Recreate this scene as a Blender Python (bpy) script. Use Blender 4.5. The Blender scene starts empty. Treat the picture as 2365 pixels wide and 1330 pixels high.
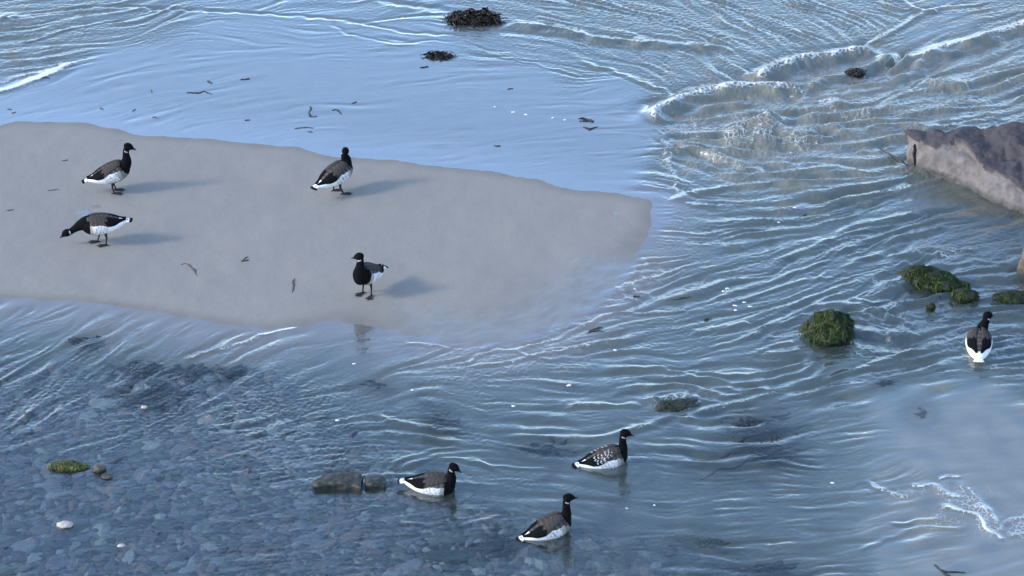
import bpy, bmesh, math, random
import numpy as np
from mathutils import Vector, Matrix, noise as mnoise

scene = bpy.context.scene
R = math.radians
# ------------------------------------------------------------------ camera
PITCH = R(28.0); FPX = 8962.0; HCAM = 14.8
W0, H0 = 2365.0, 1330.0
cam_d = bpy.data.cameras.new('camera'); cam = bpy.data.objects.new('camera', cam_d)
scene.collection.objects.link(cam); scene.camera = cam
cam.location = (0, 0, HCAM); cam.rotation_euler = (R(90) - PITCH, 0, 0)
cam_d.sensor_width = 36.0; cam_d.lens = FPX / W0 * 36.0
cam_d.clip_start = 0.5; cam_d.clip_end = 2000.0
# ------------------------------------------------------------------ sky, sun, exposure
SUN_EL = R(29.0); SUN_AZ = math.atan2(-0.961, -0.276)      # azimuth measured from +Y towards +X
world = bpy.data.worlds.new('World'); scene.world = world; world.use_nodes = True
wn = world.node_tree.nodes; wl = world.node_tree.links; wn.clear()
sky = wn.new('ShaderNodeTexSky'); sky.sky_type = 'NISHITA'; sky.sun_disc = False
sky.sun_elevation = SUN_EL; sky.sun_rotation = SUN_AZ % (2 * math.pi)
sky.air_density = 1.3; sky.dust_density = 1.0; sky.ozone_density = 3.0; sky.altitude = 10
bg = wn.new('ShaderNodeBackground'); bg.inputs['Strength'].default_value = 0.15
wo = wn.new('ShaderNodeOutputWorld')
tint = wn.new('ShaderNodeMix'); tint.data_type = 'RGBA'; tint.blend_type = 'MULTIPLY'; tint.inputs[0].default_value = 1.0
tint.inputs[7].default_value = (0.99, 1.0, 1.07, 1); wl.new(sky.outputs[0], tint.inputs[6]); wl.new(tint.outputs[2], bg.inputs[0])
wl.new(bg.outputs[0], wo.inputs[0])
sd = bpy.data.lights.new('sun', 'SUN'); sd.energy = 1.0; sd.angle = R(10.0); sd.color = (1.0, 0.93, 0.84)
so = bpy.data.objects.new('sun', sd); scene.collection.objects.link(so)
to_sun = Vector((math.sin(SUN_AZ) * math.cos(SUN_EL), math.cos(SUN_AZ) * math.cos(SUN_EL), math.sin(SUN_EL)))
so.rotation_euler = (-to_sun).to_track_quat('-Z', 'Y').to_euler()
so.location = (-10, 20, 20)
vs = scene.view_settings
vs.view_transform = 'Standard'; vs.look = 'None'; vs.exposure = 1.3; vs.gamma = 1.0; vs.use_curve_mapping = False
scene.cycles.transparent_max_bounces = 12
scene.cycles.max_bounces = 8

# ------------------------------------------------------------------ helpers
CP, SP = math.cos(PITCH), math.sin(PITCH)
def at(px, py, z=0.0):
    """point of the plane of height z seen at photo pixel (px, py); arrays welcome"""
    u = (np.asarray(px, float) - W0 / 2) / FPX; v = (H0 / 2 - np.asarray(py, float)) / FPX
    dx = u; dy = CP + v * SP; dz = -SP + v * CP
    t = (z - HCAM) / dz
    return dx * t, dy * t
def P3(px, py, z=0.0):
    x, y = at(px, py, z); return Vector((float(x), float(y), z))
def link(o, parent=None):
    scene.collection.objects.link(o)
    if parent is not None: o.parent = parent
    return o
def mesh_obj(name, verts, faces, mat, parent=None, smooth=True):
    me = bpy.data.meshes.new(name); me.from_pydata([tuple(v) for v in verts], [], faces); me.update()
    if smooth: me.polygons.foreach_set('use_smooth', [True] * len(me.polygons))
    if mat: me.materials.append(mat)
    return link(bpy.data.objects.new(name, me), parent)
def tag(o, label=None, cat=None, group=None, kind=None):
    if label: o['label'] = label
    if cat: o['category'] = cat
    if group: o['group'] = group
    if kind: o['kind'] = kind
    return o
def empty(name, loc, rz=0.0):
    o = bpy.data.objects.new(name, None); o.empty_display_size = 0.1
    o.location = loc; o.rotation_euler = (0, 0, rz); return link(o)
def smoothstep(a, b, x):
    t = np.clip((x - a) / (b - a), 0, 1); return t * t * (3 - 2 * t)
def fattr(me, name, arr):
    a = me.attributes.new(name, 'FLOAT', 'POINT'); a.data.foreach_set('value', np.ascontiguousarray(arr, np.float32).ravel())
def cattr(me, name, arr):
    a = me.attributes.new(name, 'FLOAT_COLOR', 'POINT')
    c = np.ones((len(arr), 4), np.float32); c[:, :3] = arr; a.data.foreach_set('color', c.ravel())
class NT:
    """tiny node helper"""
    def __init__(s, name):
        s.m = bpy.data.materials.new(name); s.m.use_nodes = True
        s.t = s.m.node_tree; s.t.nodes.clear(); s.out = s.t.nodes.new('ShaderNodeOutputMaterial')
    def n(s, typ, **k):
        nd = s.t.nodes.new('ShaderNode' + typ)
        for a, b in k.items(): setattr(nd, a, b)
        return nd
    def l(s, a, b): s.t.links.new(a, b)
    def attr(s, name): return s.n('Attribute', attribute_name=name)
    def noise(s, scale, detail=4, rough=0.6, vec=None, dist=0.0):
        nd = s.n('TexNoise'); nd.inputs['Scale'].default_value = scale; nd.inputs['Detail'].default_value = detail
        nd.inputs['Roughness'].default_value = rough; nd.inputs['Distortion'].default_value = dist
        if vec is not None: s.l(vec, nd.inputs['Vector'])
        return nd
    def coord(s, which='Object', scale=None):
        c = s.n('TexCoord').outputs[which]
        if scale:
            mp = s.n('Mapping'); mp.inputs['Scale'].default_value = scale; s.l(c, mp.inputs[0]); return mp.outputs[0]
        return c
    def math(s, op, a, b=None, clamp=False):
        nd = s.n('Math', operation=op, use_clamp=clamp)
        for i, v in enumerate((a, b)):
            if v is None: continue
            if isinstance(v, (int, float)): nd.inputs[i].default_value = v
            else: s.l(v, nd.inputs[i])
        return nd.outputs[0]
    def ramp(s, fac, stops):
        r = s.n('ValToRGB'); els = r.color_ramp.elements
        while len(els) < len(stops): els.new(0.5)
        for e, (p, c) in zip(els, stops):
            e.position = p; e.color = (c[0], c[1], c[2], 1) if not isinstance(c, (int, float)) else (c, c, c, 1)
        s.l(fac, r.inputs[0]); return r.outputs[0]
    def mix(s, fac, a, b, blend='MIX'):
        m = s.n('Mix', data_type='RGBA', blend_type=blend)
        for i, v in ((0, fac), (6, a), (7, b)):
            if isinstance(v, (int, float)): m.inputs[i].default_value = v
            elif isinstance(v, tuple): m.inputs[i].default_value = (*v, 1)
            else: s.l(v, m.inputs[i])
        return m.outputs[2]
    def bump(s, h, dist, strength=1.0):
        b = s.n('Bump'); b.inputs['Distance'].default_value = dist; b.inputs['Strength'].default_value = strength
        s.l(h, b.inputs['Height']); return b.outputs[0]
    def principled(s, color, rough=0.6, normal=None, spec=0.5):
        p = s.n('BsdfPrincipled')
        if isinstance(color, tuple): p.inputs['Base Color'].default_value = (*color, 1)
        else: s.l(color, p.inputs['Base Color'])
        if isinstance(rough, (int, float)): p.inputs['Roughness'].default_value = rough
        else: s.l(rough, p.inputs['Roughness'])
        p.inputs['Specular IOR Level'].default_value = spec
        if normal is not None: s.l(normal, p.inputs['Normal'])
        s.l(p.outputs[0], s.out.inputs[0]); return p

# ------------------------------------------------------------------ fields of the beach and the stream
DX, DY = 0.0095, 0.0135
GX = np.arange(-5.9, 5.9001, DX); GY = np.arange(22.6, 34.6, DY)
NX, NY = len(GX), len(GY)
CX = np.linspace(GX[0], GX[-1], 300); CY = np.linspace(GY[0], GY[-1], 300)
CXX, CYY = np.meshgrid(CX, CY)
def up(c):                                            # bilinear: coarse 300x300 -> dense grid
    fx = (GX - CX[0]) / (CX[1] - CX[0]); fy = (GY - CY[0]) / (CY[1] - CY[0])
    ix = np.clip(fx.astype(int), 0, 298); iy = np.clip(fy.astype(int), 0, 298); tx = fx - ix; ty = fy - iy
    a = c[:, ix] * (1 - tx) + c[:, ix + 1] * tx
    return a[iy] * (1 - ty)[:, None] + a[iy + 1] * ty[:, None]
def sdf_poly(pts, X, Y):
    d = np.full(X.shape, 1e9); inside = np.zeros(X.shape, bool); n = len(pts)
    for i in range(n):
        (ax, ay), (bx, by) = pts[i], pts[(i + 1) % n]
        ex, ey = bx - ax, by - ay; L = ex * ex + ey * ey + 1e-12
        t = np.clip(((X - ax) * ex + (Y - ay) * ey) / L, 0, 1)
        d = np.minimum(d, (X - ax - t * ex) ** 2 + (Y - ay - t * ey) ** 2)
        c = ((ay > Y) != (by > Y)) & (X < (bx - ax) * (Y - ay) / (by - ay + 1e-12) + ax); inside ^= c
    d = np.sqrt(d); return np.where(inside, d, -d)
BAR = [(-700, 300), (-200, 330), (0, 290), (30, 280), (100, 281), (190, 283), (260, 297), (330, 312), (400, 318), (480, 320), (560, 330),
       (690, 340), (730, 352), (760, 362), (840, 366), (920, 370), (980, 381), (1050, 388), (1130, 396), (1200, 408), (1250, 416), (1290, 432), (1340, 440),
       (1430, 447), (1500, 462), (1506, 475), (1503, 530), (1480, 575), (1440, 640), (1390, 690), (1340, 730),
       (1280, 762), (1180, 793), (1100, 800), (1000, 785), (900, 765), (830, 750), (760, 742), (700, 752), (630, 763),
       (560, 755), (430, 735), (300, 712), (170, 697), (0, 688), (-200, 680), (-700, 670)]
BAR_W = [tuple(float(q) for q in at(*p)) for p in BAR]
# control points: px, py, streak angle in the photo (deg, up-right positive), streak amp, coarse share, turbulence, murk, bed darkness, fine chop
CT = [
 (40, 20, 8, .6, .4, .2, .6, .2, .5), (300, 60, 12, .5, .3, .1, .5, .2, .5), (60, 110, 5, .7, .4, .3, .6, .2, .6), (150, 60, 8, .7, .4, .3, .6, .2, .6),
 (600, 10, 15, .3, .3, .1, .5, .2, .3), (600, 60, -8, .2, .3, 0, .4, .2, .2), (900, 30, 10, .3, .3, .1, .5, .2, .3), (900, 80, -5, .2, .3, 0, .4, .2, .1),
 (300, 150, 12, .10, .6, 0, .3, .1, 0), (600, 150, 5, .06, .6, 0, .3, .1, 0), (900, 180, 5, .05, .6, 0, .3, .1, 0), (200, 220, 15, .10, .6, 0, .3, .1, 0),
 (500, 260, 12, .10, .5, 0, .3, .1, 0), (900, 300, 5, .05, .6, 0, .3, .1, 0), (1200, 300, 5, .05, .6, 0, .3, .1, 0), (1200, 200, 5, .07, .6, 0, .3, .1, 0),
 (60, 240, 15, .12, .5, 0, .3, .1, 0), (1400, 380, 5, .08, .6, 0, .3, .1, 0), (1450, 300, 2, .16, .6, 0, .3, .1, 0), (1400, 220, 8, .14, .6, 0, .35, .1, .05),
 (1200, 20, -8, .45, .3, .2, .5, .25, .7), (1200, 110, -8, .35, .3, .1, .5, .2, .5), (1350, 40, -12, .6, .3, .3, .55, .3, .9), (1350, 150, -12, .4, .3, .2, .5, .3, .5),
 (1500, 60, -15, .7, .3, .35, .6, .3, 1), (1550, 150, -25, .7, .3, .2, .6, .3, .8), (1700, 50, -22, .8, .3, .35, .6, .3, 1), (1650, 160, -35, .8, .3, .2, .6, .3, .8),
 (1850, 60, -28, .9, .3, .3, .6, .3, 1), (1850, 120, -30, .7, .3, .2, .6, .3, .8), (2000, 30, -25, .8, .3, .3, .6, .3, .9), (2200, 40, 10, .4, .3, .15, .7, .3, .5),
 (2150, 90, 25, .35, .4, .1, .7, .3, .4), (2330, 60, 15, .7, .4, .3, .7, .3, .8), (2100, 160, 22, .9, .9, .3, .8, .3, .4), (2250, 160, 20, 1.0, .8, .4, .8, .3, .6),
 (2340, 200, 18, 1.0, .8, .5, .8, .3, .6), (2000, 220, 10, .8, .8, .7, .8, .3, .6), (2200, 240, 8, 1.0, .7, .8, .8, .3, .8), (1800, 240, 5, .6, .8, .8, .85, .3, .6),
 (1650, 240, 12, .8, .7, .6, .8, .3, .6), (1600, 300, 5, .7, .7, .8, .8, .3, .8), (1750, 300, 5, .5, .8, 1.4, .85, .3, 1), (1900, 300, 5, .7, .8, 1.0, .85, .3, .9),
 (2050, 300, 8, .8, .7, .7, .75, .4, .8), (2250, 280, 3, 1.0, .6, .6, .5, .6, .8), (1650, 350, -10, .7, .6, .8, .8, .3, .8), (1800, 350, -5, .7, .7, .9, .8, .35, .7),
 (1950, 360, 0, .8, .8, .6, .75, .4, .6), (2070, 400, 15, .9, .5, .4, .65, .5, .7), (1600, 400, -25, .6, .5, .3, .7, .35, .6), (1750, 430, 0, .9, .7, .4, .7, .4, .6),
 (1900, 430, 5, 1.0, .7, .4, .7, .45, .6), (2050, 480, 15, 1.1, .6, .3, .6, .5, .6), (2250, 500, 20, .6, .6, .2, .45, .6, .4), (1530, 500, 0, .25, .4, .1, .5, .3, .3),
 (1600, 530, 0, .8, .4, .25, .65, .4, .6), (1750, 550, 8, .8, .4, .25, .6, .45, .6), (1900, 560, 20, .9, .5, .2, .6, .5, .6), (2050, 560, 25, 1.1, .6, .2, .55, .55, .5),
 (2200, 570, 22, 1.1, .6, .3, .5, .6, .6), (2330, 560, 10, 1.0, .6, .4, .5, .6, .7), (1550, 640, 10, .8, .4, .2, .6, .45, .5), (1700, 650, 18, .8, .4, .15, .6, .5, .5),
 (1850, 650, 25, .8, .5, .15, .55, .5, .4), (2000, 660, 20, 1.1, .6, .3, .5, .6, .5), (2300, 650, 5, 1.0, .6, .5, .45, .6, .8), (2100, 740, 10, 1.0, .6, .7, .45, .65, .8),
 (2200, 740, 15, 1.0, .6, .7, .45, .65, .8), (2040, 800, -5, .8, .5, .5, .4, .7, .7), (2120, 830, 15, 1.0, .7, .3, .4, .6, .5), (2330, 780, 5, 1.0, .6, .4, .4, .7, .6),
 (1450, 720, 18, .8, .4, .3, .55, .5, .6), (1300, 800, 12, .9, .4, .3, .55, .5, .7), (1150, 840, 8, .8, .4, .3, .55, .5, .6), (1000, 840, 10, .6, .4, .2, .5, .5, .5),
 (1500, 780, 10, .7, .5, .2, .6, .5, .4), (1650, 800, 14, .8, .7, .2, .6, .5, .3), (1780, 820, 12, .9, .6, .2, .55, .5, .4), (1900, 880, 22, .9, .7, .1, .55, .5, .2),
 (1700, 870, 2, .9, .7, .1, .55, .5, .2), (1500, 860, -3, .8, .7, .15, .55, .5, .3), (1350, 880, 0, .6, .6, .15, .5, .5, .3), (1200, 900, -3, .5, .6, .1, .5, .55, .3),
 (1400, 960, 2, .7, .8, .1, .6, .5, .2), (1200, 980, -6, .6, .8, .1, .55, .55, .2), (1050, 950, -12, .6, .6, .2, .45, .6, .4), (900, 900, 15, .4, .5, .1, .45, .55, .3),
 (750, 820, 22, .3, .6, .05, .45, .5, .15), (850, 800, 10, .3, .5, .05, .45, .4, .2), (950, 800, 8, .3, .5, .1, .45, .4, .3), (650, 880, 25, .5, .5, .2, .35, .7, .5),
 (500, 780, 30, .7, .5, 0, .4, .5, .05), (300, 740, 28, .6, .4, 0, .4, .4, .05), (100, 740, 28, .6, .4, 0, .4, .4, .05), (100, 820, 35, .9, .5, .1, .3, .8, .3),
 (300, 850, 35, .8, .5, .15, .3, .8, .4), (500, 880, 32, .7, .5, .2, .3, .8, .5), (80, 920, 30, .6, .4, .3, .2, .95, .6), (300, 960, 20, .4, .4, .25, .2, .9, .6),
 (600, 960, 15, .6, .3, .5, .25, .85, .9), (750, 950, 12, .6, .3, .4, .3, .75, .8), (900, 1000, 0, .8, .4, .3, .35, .7, .5), (750, 1040, 5, .5, .3, .2, .25, .8, .6),
 (500, 1040, 8, .3, .3, .15, .15, .9, .5), (150, 1050, 10, .15, .3, .1, .1, 1, .2), (100, 1200, 10, .10, .3, .05, .08, 1, .1), (400, 1150, 10, .15, .3, .1, .1, .95, .25),
 (400, 1290, 10, .15, .3, .1, .1, .95, .25), (700, 1180, 8, .25, .3, .1, .15, .9, .3), (800, 1290, 5, .25, .3, .1, .15, .9, .35), (1000, 1180, 5, .5, .4, .1, .3, .7, .3),
 (1050, 1060, -3, .7, .5, .1, .4, .6, .3), (1000, 1260, 5, .3, .3, .1, .2, .8, .3), (1200, 1120, 0, .45, .4, .1, .4, .65, .3), (1250, 1040, -5, .5, .6, .1, .5, .6, .2),
 (1150, 1300, 0, .3, .3, .1, .25, .8, .3), (1400, 1150, -8, .25, .4, .05, .4, .7, .25), (1400, 1280, 0, .3, .3, .1, .3, .75, .3), (1600, 1040, 0, .5, .5, .05, .45, .65, .15),
 (1600, 1150, 2, .35, .4, .05, .45, .65, .2), (1650, 1280, 0, .35, .4, .05, .4, .65, .2), (1850, 980, 12, .4, .5, .05, .45, .6, .15), (1900, 1080, 2, .45, .3, .05, .45, .6, .3),
 (1850, 1200, 0, .5, .3, .05, .5, .55, .2), (1950, 1300, 5, .4, .4, .05, .5, .55, .15), (2100, 930, 10, .15, .6, 0, .5, .5, .05), (2250, 950, 8, .06, .6, 0, .6, .35, 0),
 (2150, 1040, 8, .08, .6, 0, .6, .35, .03), (2320, 1100, 5, .08, .6, 0, .6, .35, .03), (2100, 1120, 15, .3, .5, .05, .55, .45, .1), (2150, 1220, 15, .35, .6, .05, .5, .5, .1),
 (2300, 1280, 10, .12, .6, 0, .55, .45, .05), (2100, 1300, 10, .2, .6, .05, .55, .5, .1)]
ct = np.array(CT, float)
lr = (ct[:, 0] > 2080) & (ct[:, 1] > 880); ct[lr, 6] = .82; ct[lr, 7] = np.minimum(ct[lr, 7], .15)      # pale silty shallows, lower right
mid = (ct[:, 1] > 430) & ~lr; ct[mid, 6] *= .62; ct[:, 4] = np.minimum(ct[:, 4] + .12, .95); ct[mid & (ct[:, 0] > 1500), 3] *= 1.15; ct[mid, 7] = np.minimum(ct[mid, 7] * 1.25, 1)
pb = (ct[:, 1] > 1000) & (ct[:, 0] < 900); ct[pb, 3] += .07; ct[pb, 8] += .18; ct[mid & (ct[:, 0] < 1500), 3] *= .8; ct[mid & (ct[:, 1] > 850), 3] *= .8
cxw, cyw = at(ct[:, 0], ct[:, 1])
a_img = np.radians(ct[:, 2])
qx, qy = at(ct[:, 0] + 8 * np.cos(a_img), ct[:, 1] - 8 * np.sin(a_img))
ang = np.arctan2(qy - cyw, qx - cxw)
num = np.zeros((8,) + CXX.shape); den = np.zeros(CXX.shape)
vals = np.stack([np.cos(2 * ang), np.sin(2 * ang), ct[:, 3], ct[:, 4], ct[:, 5], ct[:, 6], ct[:, 7], ct[:, 8]])
for i in range(len(ct)):
    w = 1.0 / (((CXX - cxw[i]) ** 2 + ((CYY - cyw[i]) * 0.6) ** 2 + 0.01) ** 2.2)
    den += w; num += vals[:, i, None, None] * w
num /= den
def blur(A, s):
    P = np.pad(A, 40, mode='edge'); kx_ = np.fft.rfftfreq(P.shape[1], CX[1] - CX[0])[None]; ky_ = np.fft.fftfreq(P.shape[0], CY[1] - CY[0])[:, None]
    return np.fft.irfft2(np.fft.rfft2(P) * np.exp(-2 * (math.pi * s) ** 2 * (kx_ ** 2 + ky_ ** 2)), s=P.shape)[40:-40, 40:-40]
num[5] = blur(num[5], .22); num[6] = blur(num[6], .22)
dir2 = 0.5 * np.arctan2(num[1], num[0])
rj = np.random.default_rng(3)
def cnoise(lam):
    n = rj.standard_normal(CXX.shape); kk = np.hypot(np.fft.rfftfreq(300, CX[1] - CX[0])[None], np.fft.fftfreq(300, CY[1] - CY[0])[:, None])
    o = np.fft.irfft2(np.fft.rfft2(n) * np.exp(-(np.log((kk + 1e-6) * lam) / .5) ** 2), s=CXX.shape); return o / o.std()
dir2 = dir2 + .12 * cnoise(1.1) + .12 * cnoise(.45)
VX, VY = up(np.cos(dir2)), up(np.sin(dir2))
# (half-angle is continuous here: all streaks lie within 90 degrees of +X)
Aamp, Cshare, Turb, Murk, Dark, Chop = [up(num[k]) for k in range(2, 8)]
sd_c = sdf_poly(BAR_W, CXX, CYY)
SDF = up(sd_c)

rng = np.random.default_rng(7)
FXX = np.fft.fftfreq(NX, DX)[None, :]; FYY = np.fft.rfftfreq  # placeholder for clarity
kx = np.fft.rfftfreq(NX, DX)[None, :]; ky = np.fft.fftfreq(NY, DY)[:, None]
KK = np.hypot(kx, ky)
def band(lam, spread=0.45, stretch=1.0):
    k = np.hypot(kx * stretch, ky); wn_ = rng.standard_normal((NY, NX))
    f = np.fft.rfft2(wn_) * np.exp(-(np.log((k + 1e-6) * lam) / spread) ** 2)
    o = np.fft.irfft2(f, s=(NY, NX)); return (o / o.std()).astype(np.float32)
YY0, XX0 = np.mgrid[0:NY, 0:NX].astype(np.float32)
vxf = VX.astype(np.float32); vyf = VY.astype(np.float32)
def lic(n, L, steps=12):
    acc = n.copy(); wsum = 1.0; st = L / steps
    for sg in (1, -1):
        px = XX0.copy(); py = YY0.copy()
        for k in range(steps):
            ix = px.astype(np.int32); iy = py.astype(np.int32)
            np.clip(ix, 0, NX - 1, out=ix); np.clip(iy, 0, NY - 1, out=iy)
            fl = iy * NX + ix
            px += sg * st / DX * vxf.ravel()[fl]; py += sg * st / DY * vyf.ravel()[fl]
            ix = np.clip(px.astype(np.int32), 0, NX - 1); iy = np.clip(py.astype(np.int32), 0, NY - 1)
            w = math.cos(0.5 * math.pi * (k + 1) / (steps + 1))
            acc += w * n.ravel()[iy * NX + ix]; wsum += w
    acc /= acc.std(); return acc
s_fine = lic(band(0.055, .6), 0.08, 7)
s_tiny = lic(band(0.034, .6), 0.05, 6)
s_mid = lic(band(0.12, .6), 0.30, 13)
s_big = lic(band(0.26, .6), 0.62, 16)
t_mid = band(0.13, 0.5); t_fine = band(0.06, 0.5, 0.8); t_big = band(0.35, 0.5)
def ridge(n): return 1.0 - np.sqrt(n * n + 0.30) * 1.25          # sharp crests, round troughs
Murk = np.clip(Murk + .07 * t_big * (Murk > .2), 0, 1); patch4 = np.clip(.85 + .6 * band(1.4, .6), .15, 2.0); patch2 = np.clip(.75 + .55 * band(.55, .6) * .8, .12, 2.0); patch3 = np.clip(.8 + .65 * band(.8, .6), .08, 2.1)
patch = 0.75 + 0.35 * np.clip(t_big * 0.6 + lic(band(0.7), 0.8, 8) * 0.6, -1.6, 1.6)
H = Aamp * patch * (0.0014 * patch2 * (s_fine + 0.5 * ridge(s_fine)) + 0.0052 * patch3 * (1.15 - Cshare) * (1.1 * s_mid + 0.22 * ridge(s_mid)) + 0.0140 * Cshare * patch4 * (s_big * 0.8 + 0.22 * ridge(s_big)))
H += Turb * (0.0018 * (t_mid + 0.5 * ridge(t_mid)) + 0.0012 * t_fine + (0.010 * s_big + .009 * t_big) * (0.4 + 0.6 * Turb) * np.minimum(Turb, 1))
H += (.25 + .75 * np.minimum(Chop * 1.5, 1)) * smoothstep(.16, .3, Aamp) * np.clip(patch2, .3, 1.6) * .00042 * s_tiny
H += Chop * patch * 0.0015 * (t_fine + 0.4 * ridge(t_fine))
foam = np.zeros((NY, NX), np.float32)
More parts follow.
